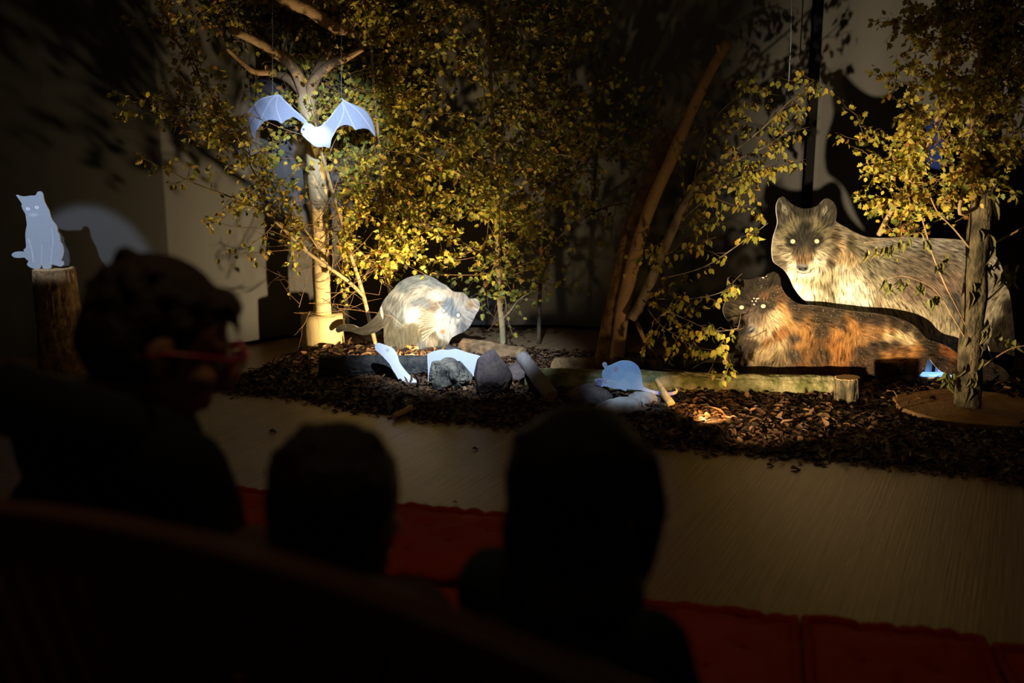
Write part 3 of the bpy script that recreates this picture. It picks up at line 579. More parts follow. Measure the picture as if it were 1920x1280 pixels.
# ---- mouse
c5 = lambda p: conv(940, 620, 4.571, p)
MO = c5([(862, 385), (868, 350), (885, 325), (872, 305), (866, 285), (885, 270), (905, 280), (908, 302), (930, 298), (960, 285), (990, 272), (1030, 258), (1080, 257), (1125, 268), (1165, 295), (1190, 335), (1202, 390), (1210, 440), (1225, 478), (1260, 498), (1320, 516), (1390, 528), (1450, 528), (1490, 518), (1500, 505), (1490, 497), (1503, 498), (1512, 515), (1500, 538), (1455, 552), (1400, 552), (1330, 545), (1260, 528), (1200, 510), (1140, 505), (1080, 500), (1070, 515), (1050, 512), (1020, 500), (975, 498), (940, 490), (900, 478), (876, 474), (862, 482), (850, 472), (832, 474), (838, 464), (818, 464), (830, 456), (826, 448), (848, 448), (866, 447), (868, 440), (846, 441), (812, 442), (818, 434), (798, 432), (814, 426), (800, 418), (826, 416), (846, 409), (866, 410), (870, 402)])
def paint_mo(PX, PY):
    C = shepard(PX, PY, [(x, y, c) for (x, y), c in zip(c5([(1060, 290), (1120, 400), (1000, 380), (900, 380), (900, 440), (1180, 460), (1050, 470), (1260, 510), (1380, 540), (1440, 540), (1500, 515), (1160, 320)]),
        [(.22, .33, .46), (.30, .40, .50), (.26, .36, .46), (.20, .29, .40), (.34, .38, .44), (.36, .44, .54), (.40, .46, .53), (.42, .46, .60), (.20, .22, .52), (.16, .13, .30), (.55, .24, .08), (.20, .30, .44)])], 5.)
    C = 1.5 * C * (1 + .35 * (np.random.RandomState(8).rand(*PX.shape) - .5))[..., None]
    C = put(C, disc(PX, PY, c5([(981, 330)])[0], 4.4, 5.2, 10, .3), (.42, .36, .42)); C = put(C, disc(PX, PY, c5([(886, 300)])[0], 3.6, 4.8, 0, .3), (.42, .38, .50))
    for c in ((885, 360), (943, 378)): C = put(C, disc(PX, PY, c5([c])[0], 2.0, 1.8), (.62, .68, .75)); C = put(C, disc(PX, PY, c5([c])[0], 1.0, .9), (.12, .18, .26))
    C = put(C, disc(PX, PY, c5([(893, 428)])[0], 2.6, 2.2), (.50, .38, .42))
    for e in ((1000, 440), (1005, 455), (985, 470)): C = hair_line(C, PX, PY, c5([(905, 430), (955, 428), e]), .45, (.66, .70, .74))
    C = put(C, disc(PX, PY, c5([(832, 444)])[0], 7.6, 9, 10, .3), (.20, .18, .40)); C = hair_line(C, PX, PY, c5([(868, 405), (874, 430), (886, 445), (905, 450)]), .6, (.12, .15, .24))
    return C
cutout('mouse_cutout', 'small blue grey mouse cutout with long tail standing on the flat rocks', 'mouse cutout', MO, 4.93, paint_mo, 0.6, .007, mat_=M['print_pale'], smooth_n=3)
# ------------------------------------------------------------------ bed of leaf litter
BED = [(398, 732), (430, 712), (500, 690), (560, 662), (640, 640), (760, 655), (900, 640), (1020, 660), (1160, 665), (1400, 690), (1560, 700), (1800, 700), (2150, 705),
       (2150, 925), (1920, 912), (1820, 893), (1720, 880), (1600, 868), (1500, 862), (1380, 850), (1280, 842), (1150, 836), (1060, 822), (985, 808), (900, 796), (820, 790), (760, 782), (690, 772), (620, 760), (560, 748), (500, 744), (440, 738)]
BEDW = np.array([tuple(fl(x, y, 0.0))[:2] for x, y in BED])
def in_poly(P, poly):
    ins = np.zeros(len(P), bool)
    for (ax, ay), (bx, by) in zip(poly, np.roll(poly, -1, 0)):
        if ay == by: continue
        m = (P[:, 1] > min(ay, by)) & (P[:, 1] <= max(ay, by)); ins ^= m & (P[:, 0] < ax + (P[:, 1] - ay) * (bx - ax) / (by - ay))
    return ins
def edge_dist(P, poly):
    best = np.full(len(P), 1e9)
    for a, b in zip(poly, np.roll(poly, -1, 0)):
        d = b - a; t = np.clip(((P - a) @ d) / (d @ d), 0, 1); best = np.minimum(best, np.linalg.norm(P - a - t[:, None] * d, axis=1))
    return best
def bed_h(P):
    P = np.atleast_2d(P); h = np.clip(edge_dist(P, BEDW) / 0.25, 0, 1) ** 0.7 * 0.045
    h *= 0.75 + 0.5 * np.array([noise.noise(Vector((x * 3.1, y * 3.1, 0.3))) + 0.5 for x, y in P])
    return np.where(in_poly(P, BEDW), np.maximum(h, 0.002), 0)
def bh(x, y): return float(bed_h(np.array([[x, y]]))[0])
g = 0.05
xs = np.arange(BEDW[:, 0].min(), BEDW[:, 0].max() + g, g); ys = np.arange(BEDW[:, 1].min(), BEDW[:, 1].max() + g, g)
X, Yg = np.meshgrid(xs, ys); PP = np.stack([X.ravel(), Yg.ravel()], 1); hh = bed_h(PP); ins = in_poly(PP, BEDW)
nx = len(xs); Vb = [(p[0], p[1], h) for p, h in zip(PP, hh)]; Fb = []
for r in range(len(ys) - 1):
    for c in range(nx - 1):
        q = (r * nx + c, r * nx + c + 1, (r + 1) * nx + c + 1, (r + 1) * nx + c)
        if all(ins[i] for i in q): Fb.append(q)
used = sorted({i for q in Fb for i in q}); rm = {u: k for k, u in enumerate(used)}
LL = Leaves(OVATE, OVATE_F)
LL.V.append(np.array([Vb[i] for i in used])); LL.C.append(np.tile([.035, .02, .011], (len(used), 1))); LL.F = [tuple(rm[i] for i in q) for q in Fb]; LL.k = len(used)
PAL = [(.10, .045, .018), (.065, .032, .015), (.14, .07, .028), (.045, .025, .014), (.19, .105, .04), (.10, .075, .03), (.24, .15, .055)]
n_fl = 19000; k = 0
lo, hi = BEDW.min(0), BEDW.max(0); hi[1] = min(hi[1], 6.6)
while k < n_fl:
    P = lo + npr.rand(4000, 2) * (hi - lo) * np.array([1, 1]); P = P[in_poly(P, BEDW)]
    P = P[(P[:, 0] < 0.62 * P[:, 1])]
    hs = bed_h(P)
    for p, h in zip(P, hs):
        if k >= n_fl: break
        if rnd.random() > min(1.0, (5.6 / p[1]) ** 2): continue
        d = uvec(); d[2] *= 0.28; nrm = np.array([0, 0, 1.0]) + uvec() * 0.6
        c = np.array(PAL[min(int(abs(npr.normal()) * 2.2), 6)]) * (0.7 + 0.6 * rnd.random())
        thin = rnd.random() < 0.35
        LL.add((p[0], p[1], h + rnd.random() * 0.014), d, nrm, (0.020 + 0.030 * rnd.random() ** 1.5) * (1.7 if thin else 1), c, rnd.uniform(0.5, 2.5), 0.28 if thin else 1.0); k += 1
# ragged fringe
for i in range(len(BEDW)):
    a, b = BEDW[i], BEDW[(i + 1) % len(BEDW)]
    if a[1] > 6.2 and b[1] > 6.2: continue
    L_ = np.linalg.norm(b - a)
    for j in range(int(L_ * 110)):
        p = a + (b - a) * rnd.random() + npr.normal(size=2) * 0.035
        d = uvec(); d[2] *= 0.15
        LL.add((p[0], p[1], 0.005), d, np.array([0, 0, 1.0]) + uvec() * 0.4, 0.02 + 0.03 * rnd.random(), np.array(PAL[rnd.randrange(5)]) * .8, 1.2, 0.4 + 0.6 * rnd.random())
o = LL.build('leaf_litter', M['litter']); tag(o, 'low bed of brown dead leaves and bark shreds spread over the plank floor', 'leaf litter', kind='stuff')

for (px, py, sz, lab) in [(503, 809, .05, 'curled dark leaf alone on the planks, farthest left of the strays'), (885, 841, .035, 'tiny crumpled leaf on the planks between the two children'), (655, 774, .045, 'stray dark leaf just off the bed edge, behind the short haired child'),
                     (621, 771, .045, 'stray leaf just off the bed edge, above the short haired child'), (1437, 872, .04, 'small stray leaf off the bed below the short bark stump, left one'), (1482, 879, .055, 'crumpled stray leaf off the bed below the short bark stump, right one'), (848, 941, .022, 'scrap of leaf on the planks beyond the red cushion')]:
    s = Leaves(OVATE, OVATE_F); p = fl(px, py, 0.004)
    s.add(p, (1, .15, .1), (0, 0, 1), sz, (.045, .024, .014), 2.0); s.add(p + Vector((.01, .005, 0)), (.7, -.5, .3), (0.3, 0, 1), sz * .5, (.05, .03, .015), 2)
    tag(s.build('fallen_leaf', M['litter']), lab, 'leaf', 'stray leaves on the floor')

# ------------------------------------------------------------------ logs, stones
def log(name, label, p0, p1, r0, r1, bark, cut, seg=22, seed=0, rough=0.08, rings=26, bow=0.0, cat_='log', group=None, ends=(1, 1), base=None, furrow=.07):
    p0, p1 = Vector(p0), Vector(p1); ax = (p1 - p0); L = ax.length; ax.normalize()
    a = ax.cross(Vector((0, 0, 1)) if abs(ax.z) < .9 else Vector((1, 0, 0))).normalized(); b = ax.cross(a)
    t = thing(name, label, cat_, list(base or ((p0 + p1) / 2)), group)
    V = []; Fc = []; R0 = []; R1 = []
    for i in range(rings + 1):
        s = i / rings; c = p0 + ax * L * s + Vector((0, 0, bow * math.sin(math.pi * s)))
        for j in range(seg):
            th = 2 * math.pi * j / seg; r = r0 + (r1 - r0) * s
            q = Vector((math.cos(th) * 2.2, math.sin(th) * 2.2, s * L * 5 + seed))
            fur = abs(noise.noise(Vector((q.x * 2.4, q.y * 2.4, q.z * .8)))); r *= 1 + rough * (noise.noise(q) + 0.5 * noise.noise(q * 3.1) + 0.4 * noise.noise(Vector((th * 3, s * 2, seed)))) - furrow * (max(0, .22 - fur) / .22) ** 1.5
            p = c + (a * math.cos(th) + b * math.sin(th)) * r; V.append(p)
            if i == 0: R0.append(p)
            if i == rings: R1.append(p)
    for i in range(rings):
        for j in range(seg):
            j2 = (j + 1) % seg; Fc.append((i * seg + j, i * seg + j2, (i + 1) * seg + j2, (i + 1) * seg + j))
    # closed ends, set in behind the sawn discs
    k = len(V); V.append(p0); V.append(p1)
    for j in range(seg):
        j2 = (j + 1) % seg; Fc.append((k, j2, j)); Fc.append((k + 1, rings * seg + j, rings * seg + j2))
    mesh_obj('bark', V, Fc, bark, t, True)
    for use, R, c, s in ((ends[0], R0, p0, -1), (ends[1], R1, p1, 1)):
        if not use: continue
        c = sum(R, Vector()) / seg; D = [c + (p - c) * .93 + ax * s * .003 for p in R]; n = len(D)
        V2 = D + [p - ax * s * .006 for p in D]
        mesh_obj('cut_face', V2, [tuple(range(n)) if s > 0 else tuple(range(n))[::-1]] + [(j, n + j, n + (j + 1) % n, (j + 1) % n) for j in range(n)], cut, t)
    return t
def rock(name, label, loc, size, m, seed=0, rough=.25, rot=0.0, sub=4, cat_='rock', peak=0.0, ridged=0.0, group=None, tilt=0.0):
    bm = bmesh.new(); bmesh.ops.create_icosphere(bm, subdivisions=sub, radius=1.0)
    R = Matrix.Rotation(rot, 3, 'Z') @ Matrix.Rotation(tilt, 3, 'Y')
    for v_ in bm.verts:
        n = v_.co.normalized(); q = n * 1.2 + Vector((seed * 3.7, seed, -seed))
        d = 1 + rough * (noise.noise(q) + .5 * noise.noise(q * 2.3) + .25 * noise.noise(q * 5))
        if ridged: ph = math.sin(n.x * 9 + 3.2 * noise.noise(Vector((n.x * 2, n.y * 2, n.z * 1.6 + 4))) + n.z * 1.5); d += ridged * (.22 * ph - .42 * max(0, -ph - .55)) + .10 * noise.noise(q * 7) + .06 * noise.noise(q * 15)
        # facet: clip with a few random planes
        p = n * d
        r_ = random.Random(seed)
        for _ in range(7):
            pn = Vector((r_.gauss(0, 1), r_.gauss(0, 1), r_.gauss(0, 1))).normalized(); dd = p.dot(pn) - r_.uniform(.72, .95)
            if dd > 0: p -= pn * dd * .85
        if peak: s_ = max(0, p.z); p.x *= 1 - peak * s_; p.y *= 1 - peak * s_
        p = Vector((p.x * size[0], p.y * size[1], p.z * size[2])); v_.co = R @ p
    zmin = min(v_.co.z for v_ in bm.verts)
    V = [v_.co - Vector((0, 0, zmin)) + Vector(loc) for v_ in bm.verts]; Fc = [tuple(v_.index for v_ in f_.verts) for f_ in bm.faces]; bm.free()
    return tag(mesh_obj(name, V, Fc, m, smooth=True), label, cat_, group)

a0 = fl(608, 712); a1 = fl(950, 706)
log('log', 'dark rough barked log lying on the leaf litter in front of the polecat', (at(600, 688, 5.62)), (at(905, 688, 5.70)), .070, .068, M['dark_bark'], M['cut'], 72, 3, .10, 220, ends=(1, 1), furrow=.13)
p0 = at(868, 655, 6.30); p1 = at(978, 672, 6.12)
log('log', 'reddish brown log lying between the polecat and the thin pale sapling', p0, p1, .075, .072, M['brown_bark'], M['cut'], 24, 9, .12, 26)
log('log', 'long mossy log lying in front of the reclining wolf', at(985, 712, 5.30), at(1570, 726, 5.16), .070, .062, M['moss_log'], M['cut'], 48, 17, .12, 260, ends=(0, 1))
log('log', 'thin dark log half hidden behind the mouse, right of the leaning trunks', at(1150, 682, 5.75), at(1330, 690, 5.6), .042, .04, M['mossy_bark'], M['cut'], 18, 27, .12, 20)
log('log', 'rounded brown log end lying just left of the leaning trunks, behind the stones', at(1042, 690, 5.68), at(1150, 688, 5.85), .062, .06, M['brown_bark'], M['cut'], 22, 33, .15, 16)
log('stick', 'grey driftwood stick leaning on the mossy log, right of the pointed rock', at(978, 668, 5.28), at(1033, 742, 4.98), .036, .040, M['drift'], M['cut'], 14, 41, .18, 20, cat_='stick')
log('wood_block', 'pale split wood block glowing under the polecat, behind the dark log', at(786, 684, 6.42), at(786, 646, 6.42), .085, .088, M['chip'], M['chip'], 10, 45, .25, 8, cat_='wood block')
log('stump', 'short bark covered stump standing in front of the reclining wolf', Vector(fl(1588, 770, 0.0)), at(1588, 708, fl(1588, 770).y), .064, .066, M['mossy_bark'], M['cut'], 72, 51, .05, 40, furrow=.16, cat_='stump', ends=(0, 1), base=fl(1588, 770, 0.0))
pb = fl(103, 700, 0); log('log_pedestal', 'tall upright bark covered log that carries the sitting cat cutout', Vector((CAT.x + .06, 5.83, 0)), Vector((CAT.x + .055, 5.83, at(90, 504.5, 5.8).z)), .135, .118, M['brown_bark'], M['cut'], 72, 61, .05, 160, furrow=.12, cat_='pedestal', ends=(0, 1), base=Vector((CAT.x + .06, 5.83, 0)))
wbase = fl(842, 745, 0.0); rock('root_stump', 'grey gnarled root stump with deep furrows beside the white weasel cutout', (fl(843, 742).x, fl(843, 742).y, 0.0), (.132, .10, .100), M['stump_root'], 5, .22, 0.2, 6, 'root', .25, .50)
rock('rock', 'pointed brown rock standing right of the gnarled root', (fl(922, 755).x, fl(922, 755).y, 0.0), (.118, .10, .135), M['rock'], 12, .22, .3, 5, 'rock', .42)
rock('rock', 'flat topped brown rock under the front paws of the mouse cutout', (fl(1110, 765).x - .02, 4.97, 0.0), (.125, .11, .075), M['rock'], 21, .18, .1)
rock('rock', 'pale split stone under the tail of the mouse cutout', (at(1210, 740, 4.93).x, 4.96, .03), (.095, .07, .047), M['rock_pale'], 31, .2, .4)
rock('rock', 'broad low stone in front of the mouse cutout, behind the long haired child', (at(1165, 765, 4.78).x, 4.78, 0.0), (.13, .09, .06), M['rock_pale'], 37, .2, .1)
rock('rock', 'small mossy stone in the bed, left of the driftwood stick', (at(975, 710, 5.5).x, 5.52, 0.0), (.10, .08, .065), M['rock'], 39, .2, .2)
log('wood_chip', 'splintered orange wood chip leaning by the tip of the mouse tail', at(1231, 712, 4.98), at(1258, 758, 4.86), .012, .022, M['chip'], M['chip'], 7, 71, .35, 12, cat_='wood chip')
log('bark_piece', 'flat piece of bark lying at the front edge of the litter', at(738, 780, fl(738, 780, .02).y), at(772, 765, fl(772, 765, .03).y), .012, .02, M['chip'], M['chip'], 7, 77, .35, 10, cat_='bark')
log('bark_piece', 'dark angular bark piece propped behind the white weasel body', at(838, 656, 5.50), at(862, 660, 5.48), .03, .022, M['dark_bark'], M['dark_bark'], 6, 79, .3, 8, cat_='bark')

# blue post, board foot with added glow behind the wolf, thin wire
V, Fc = box_geo((at(1752, 300, 6.25).x - .042, 6.25, 0), (at(1752, 300, 6.25).x + .042, 6.31, at(1752, 225, 6.25).z)); tag(mesh_obj('blue_post', V, Fc, M['blue']), 'dark blue upright post behind the right hand tree and the standing wolf', 'post')
lp = fl(1748, 724, 0.0); lp.z = .045; lp.y = 5.47; lp.x = at(1752, 715, 5.47).x
lt = thing('floor_lamp', 'small cold blue lamp on the floor between hind leg and tail of the reclining wolf', 'lamp', list(lp))
V, Fc = box_geo((lp.x - .085, lp.y - .02, 0.0), (lp.x + .17, lp.y + .16, lp.z + .022)); mesh_obj('base_plate', V, Fc, M['board_edge'], lt)
V, Fc = box_geo((lp.x - .07, lp.y - .01, lp.z + .022), (lp.x + .15, lp.y + .045, lp.z + .036)); mesh_obj('lens', V, Fc, M['led'], lt)  # added glowing strip imitates the cold light on the board foot
V = [lp + Vector(q) for q in [(-.035, .06, .022), (.09, .06, .022), (.0, .06, .15), (-.02, .06, .15), (-.035, .075, .022), (.09, .075, .022), (.0, .075, .15), (-.02, .075, .15)]]
mesh_obj('reflector', V, [(0, 1, 2, 3), (7, 6, 5, 4), (0, 4, 5, 1), (1, 5, 6, 2), (2, 6, 7, 3), (3, 7, 4, 0)], M['board_edge'], lt)
V, Fc = box_geo((lp.x + .005, lp.y + .045, lp.z + .022), (lp.x + .018, lp.y + .058, lp.z + .11)); mesh_obj('bracket', V, Fc, M['black'], lt)
T = Tubes(); T.add([at(1486, -120, 6.35), at(1483, 80, 6.35), at(1478, 170, 6.35)], .0035, .0035, 6); tag(T.build('wire', M['thread']), 'thin shiny wire hanging down at the top, in front of the black gap', 'wire')
# ------------------------------------------------------------------ trees and saplings
LPAL = [(.54, .45, .06), (.40, .39, .06), (.24, .29, .055), (.62, .47, .07), (.54, .34, .05), (.34, .16, .04), (.44, .40, .10)]
def leaf_col(weights=(3, 3, 2, 2, 1, .6, 2)):
    c = np.array(rnd.choices(LPAL, weights)[0]); return c * rnd.uniform(.7, 1.2)
def pxline(pts):                     # (px, py, Y) -> world points along a smooth line
    return [Vector(p) for p in catmull([tuple(at(*p)) for p in pts], 5, closed=False)]
def proj(p):
    y = p.y; v = p.z - H; dpt = y * CP - v * SP; return 960 + F * p.x / dpt, 640 - F * (y * SP + v * CP) / dpt
# leaves were thinned where they would hide an exhibit: (left, top, right, bottom, farthest Y, share kept)
CLEAR = [(566, 322, 636, 660, 6.5, .05), (560, 585, 652, 660, 6.5, 0), (708, 508, 905, 690, 6.3, 0), (466, 178, 705, 282, 6.1, .06), (1452, 372, 1585, 540, 5.5, .0), (1585, 440, 1800, 640, 5.5, .03), (1388, 515, 1720, 720, 5.45, .0), (1362, 560, 1388, 625, 5.45, .3),
         (428, 45, 690, 178, 6.6, .5), (1120, 455, 1180, 690, 6.2, .25), (500, 585, 720, 700, 6.6, .15), (640, 560, 725, 690, 7, .2), (560, 180, 600, 300, 6.6, .3), (905, 560, 980, 700, 7, .15), (1150, 70, 1375, 480, 6.1, .55), (1736, 222, 1770, 396, 6.0, .3)]
def keep(p):
    x, y = proj(p)
    for a, b, c, d, f, k in CLEAR:
        if a < x < c and b < y < d and p.y < f and rnd.random() > k: return False
    return True
class Plant:
    def __init__(s, lobed=True, size=(.028, .046), droop=.25, weights=(3, 3, 2, 2, 1, .6, 2)):
        s.tw = Tubes(); s.lv = Leaves(LOBED, LOBED_F) if lobed else Leaves(OVATE, OVATE_F); s.size = size; s.droop = droop; s.wt = weights
    def twig(s, pts, r0, r1, every=.035, dens=1.0, bare=0.0, seg=5):
        s.tw.add(pts, r0, r1, seg, caps=False)
        L = 0
        for a, b in zip(pts[:-1], pts[1:]):
            d = b - a; l = d.length; n = l / every * dens * 1.45
            k = int(n) + (rnd.random() < n - int(n))
            for _ in range(k):
                t = rnd.random(); p = a + d * t
                o = Vector(uvec()); out = (d.normalized() * .5 + o + Vector((0, 0, -s.droop * 1.6))).normalized()
                p2 = p + out * rnd.uniform(.004, .028); p2.y = min(p2.y, wall_y(p2.x) + .03)
                if not keep(p2): continue
                nr = uvec() + np.array([0, -.55, .25])
                s.lv.add(p2, out, nr, rnd.uniform(*s.size), leaf_col(s.wt), rnd.uniform(.6, 2.2), rnd.uniform(.75, 1.05))
    def branch(s, p, d, L, r, sub=4, every=.035, dens=1.0, wander=.35, rise=.12, sublen=.45, flat=.55):
        d = d.normalized(); pts = [p]; n = 6; dirs = [d]
        for i in range(n):
            d = (d + Vector(uvec()) * wander * .5 + Vector((0, 0, rise * .35))).normalized()
            q = pts[-1] + d * L / n
            q.y = min(q.y, wall_y(q.x))
            if q.z < .03: q.z = .03
            pts.append(q); dirs.append(d)
        s.twig(pts, r, r * .35, every, dens * .55)
        for k in range(sub):
            i = rnd.randint(1, n); q = pts[i]
            dd = (dirs[i] * .8 + Vector(uvec()) * .9); dd.y *= flat; l = L * sublen * rnd.uniform(.5, 1.1)
            m = [q]; d2 = dd.normalized()
            for j in range(3):
                d2 = (d2 + Vector(uvec()) * .3 + Vector((0, 0, -s.droop * .15))).normalized(); e = m[-1] + d2 * l / 3
                e.y = min(e.y, wall_y(e.x))
                m.append(e)
            s.twig(m, r * .45, r * .2, every, dens, seg=4)
    def crown(s, stem, n, t0, t1, L, r=.006, spread=1.0, bias=(0, 0, .35), dens=1.0, sub=4, flat=.5, every=.035):
        k = len(stem)
        for i in range(n):
            t = t0 + (t1 - t0) * (i + rnd.random()) / n; x = t * (k - 1); a = min(int(x), k - 2); p = stem[a].lerp(stem[a + 1], x - a)
            v_ = Vector(uvec()); v_.y *= flat; v_ = v_ * spread + Vector(bias)
            s.branch(p, v_, L * rnd.uniform(.6, 1.15), r, sub, every, dens)
    def finish(s, root, bark):
        if s.tw.v: s.tw.build('twigs', bark, root)['kind'] = 'stuff'
        if s.lv.k: s.lv.build('foliage', M['leaf'], root)
def tube_obj(name, pts, r0, r1, m, root, seg=12, wob=.12):
    return Tubes().add(pts, r0, r1, seg, wob).build(name, m, root)

# bare pole tree with the fork on a sawn stump
base = fl(606, 652, 0)
base.y = 6.5; base = Vector((at(606, 652, 6.5).x, 6.5, 0))
t = thing('pole_tree', 'bare peeled tree pole with forked top, fixed on a sawn stump, bat hanging before it', 'tree', list(base))
zt = at(606, 588, 6.5).z
tb = Tubes(); st = [Vector((base.x, 6.5, z)) for z in np.linspace(0, zt, 8)]
tb.add(st, .142, .137, 28, .05); sb = tb.build('sawn_stump', M['peeled'], t)
tp = pxline([(605, 588, 6.45), (603, 520, 6.45), (600, 440, 6.45), (597, 360, 6.45), (590, 290, 6.45), (580, 235, 6.46), (573, 178, 6.48)])
rad = [float(np.interp(i / (len(tp) - 1), [0, .3, .5, .55, .6, .8, 1], [.058, .056, .060, .066, .056, .05, .062])) for i in range(len(tp))]
Tubes().add(tp, 0, 0, 18, .10, radii=rad).build('trunk', M['peeled'], t)
for pts, ra, rb in [([(574, 190, 6.47), (562, 150, 6.45), (545, 122, 6.4), (505, 92, 6.3), (470, 72, 6.22), (430, 54, 6.15)], .040, .022), ([(576, 188, 6.48), (590, 150, 6.45), (618, 122, 6.38), (650, 108, 6.3), (678, 92, 6.24)], .040, .017),
                    ([(568, 175, 6.5), (545, 150, 6.55), (510, 136, 6.55), (478, 134, 6.5), (455, 118, 6.45), (424, 90, 6.4)], .034, .010), ([(578, 180, 6.52), (596, 130, 6.6), (620, 95, 6.65)], .032, .022)]:
    tube_obj('branch', pxline(pts), ra, rb, M['branch_wood'], t, 12, .18)
b2 = thing('cut_branch', 'thick bare cut branch hanging in the leaves at the top, above the forked pole', 'branch', list(at(600, 40, 6.6)))
tube_obj('limb', pxline([(505, -22, 6.3), (548, 5, 6.35), (578, 18, 6.4), (605, 38, 6.45), (628, 52, 6.5), (650, 54, 6.52), (668, 32, 6.55), (690, -10, 6.6)]), .042, .03, M['branch_wood'], b2, 12, .2)
tube_obj('side_limb', pxline([(640, 54, 6.5), (668, 66, 6.55), (700, 50, 6.6)]), .03, .018, M['branch_wood'], b2, 10, .2)

def sapling(name, label, stems, bark, plant, group=None, cat_='tree'):
    root = thing(name, label, cat_, [at(*stems[0][0][0]).x, stems[0][0][0][2], 0], group)
    out = []
    for pts, r0, r1 in stems:
        p = pxline(pts); out.append(p); tube_obj('stem', p, r0, r1, bark, root, 9, .15)
    return root, out

# A  many stemmed hazel left of the polecat, reaching over the left wall
P_ = Plant(True, (.024, .045), .3, (4, 2, 2, 3, 1.4, .8, 2))
root, st = sapling('leafy_sapling', 'many stemmed leafy sapling directly right of the peeled pole, twigs reaching far left', [
    ([(712, 672, 6.50), (702, 637, 6.48), (683, 560, 6.42), (666, 503, 6.34), (652, 459, 6.27), (636, 399, 6.26), (618, 340, 6.25), (590, 240, 6.2)], .016, .009),
    ([(683, 556, 6.41), (650, 525, 6.25), (600, 490, 6.14), (566, 464, 6.1), (535, 432, 6.05), (497, 397, 6.0)], .012, .010),
    ([(497, 397, 6.0), (440, 372, 5.98), (380, 350, 5.95), (310, 318, 5.92), (250, 286, 5.9)], .006, .0025),
    ([(575, 470, 6.1), (520, 380, 6.05), (480, 330, 6.0), (430, 232, 5.95), (385, 212, 5.92), (300, 176, 5.9)], .006, .0025),
    ([(560, 440, 6.1), (500, 300, 6.1), (420, 210, 6.1), (370, 140, 6.1), (335, 80, 6.1), (300, 40, 6.1)], .006, .0025),
    ([(600, 470, 6.15), (500, 330, 6.05), (440, 262, 6.0), (385, 234, 5.97), (300, 205, 5.95)], .005, .0025)], M['pale_bark'], P_)
for i, (n, t0, t1, L, de) in enumerate([(26, .45, 1, .42, 1.25), (10, .55, 1, .26, .9), (7, .1, 1, .14, 1.0), (17, .15, 1, .26, 1.3), (20, .15, 1, .26, 1.25), (15, .2, 1, .24, 1.2)]):
    P_.crown(st[i], n, t0, t1, L, .0035, dens=de, sub=4, flat=.4, bias=(-.15, -.1, .25))
for i in range(34):                                                              # bare thin twigs around the pole foot
    a = at(rnd.uniform(550, 665), rnd.uniform(440, 600), rnd.uniform(6.12, 6.38)); P_.branch(a, Vector((rnd.uniform(-1.2, .9), rnd.uniform(-.3, .2), rnd.uniform(-.2, .55))), rnd.uniform(.15, .42), .0028, 2, dens=.05, sublen=.5)
for px, py in [(410, 485), (430, 466), (442, 466), (456, 455), (470, 482), (500, 478), (380, 410), (395, 430), (430, 430)]:
    q = at(px, py, 6.0); P_.lv.add(q, (rnd.uniform(-.4, .4), 0, -1), (0, -1, .2), .034, (.45, .33, .06), 1.2)
P_.twig(pxline([(570, 466, 6.08), (520, 470, 6.03), (470, 474, 6.0), (405, 480, 5.98)]), .003, .001, dens=.12); P_.twig(pxline([(560, 455, 6.08), (500, 430, 6.03), (440, 425, 6.0), (380, 408, 5.98)]), .003, .001, dens=.12)
P_.finish(root, M['twig'])

# second thin stem pair by the polecat's back
P_ = Plant(True, (.024, .045), .25, (4, 3, 2, 3, 1, .5, 2))
root, st = sapling('leafy_sapling', 'tall leafy sapling with a straight stem rising behind the polecat\'s rump', [
    ([(742, 640, 6.5), (733, 560, 6.5), (728, 510, 6.48), (722, 400, 6.46), (716, 320, 6.45), (706, 220, 6.42), (698, 120, 6.4), (690, 0, 6.4), (688, -90, 6.4)], .016, .007),
    ([(730, 520, 6.48), (715, 505, 6.45), (690, 485, 6.42), (660, 455, 6.4)], .007, .004), ([(728, 510, 6.48), (740, 495, 6.45), (765, 480, 6.42)], .005, .003)], M['pale_bark'], P_)
P_.crown(st[0], 66, .33, 1, .46, .004, dens=1.3, sub=5, flat=.45, bias=(.05, -.2, .2)); P_.crown(st[1], 8, .3, 1, .2, .003, dens=1.5); P_.crown(st[2], 5, .3, 1, .16, .003, dens=.6); P_.finish(root, M['twig'])

# C dark stemmed ones behind the polecat
P_ = Plant(True, (.024, .045), .25)
root, st = sapling('leafy_sapling', 'slanting dark stemmed sapling leaning left behind the polecat\'s back', [
    ([(862, 600, 6.75), (845, 527, 6.75), (823, 480, 6.74), (790, 400, 6.72), (775, 300, 6.7), (770, 200, 6.7), (764, 100, 6.7), (760, -20, 6.7), (756, -90, 6.7)], .017, .007)], M['mossy_bark'], P_)
P_.crown(st[0], 60, .3, 1, .48, .004, dens=1.25, sub=5, flat=.4, bias=(.0, -.3, .2)); P_.finish(root, M['twig'])

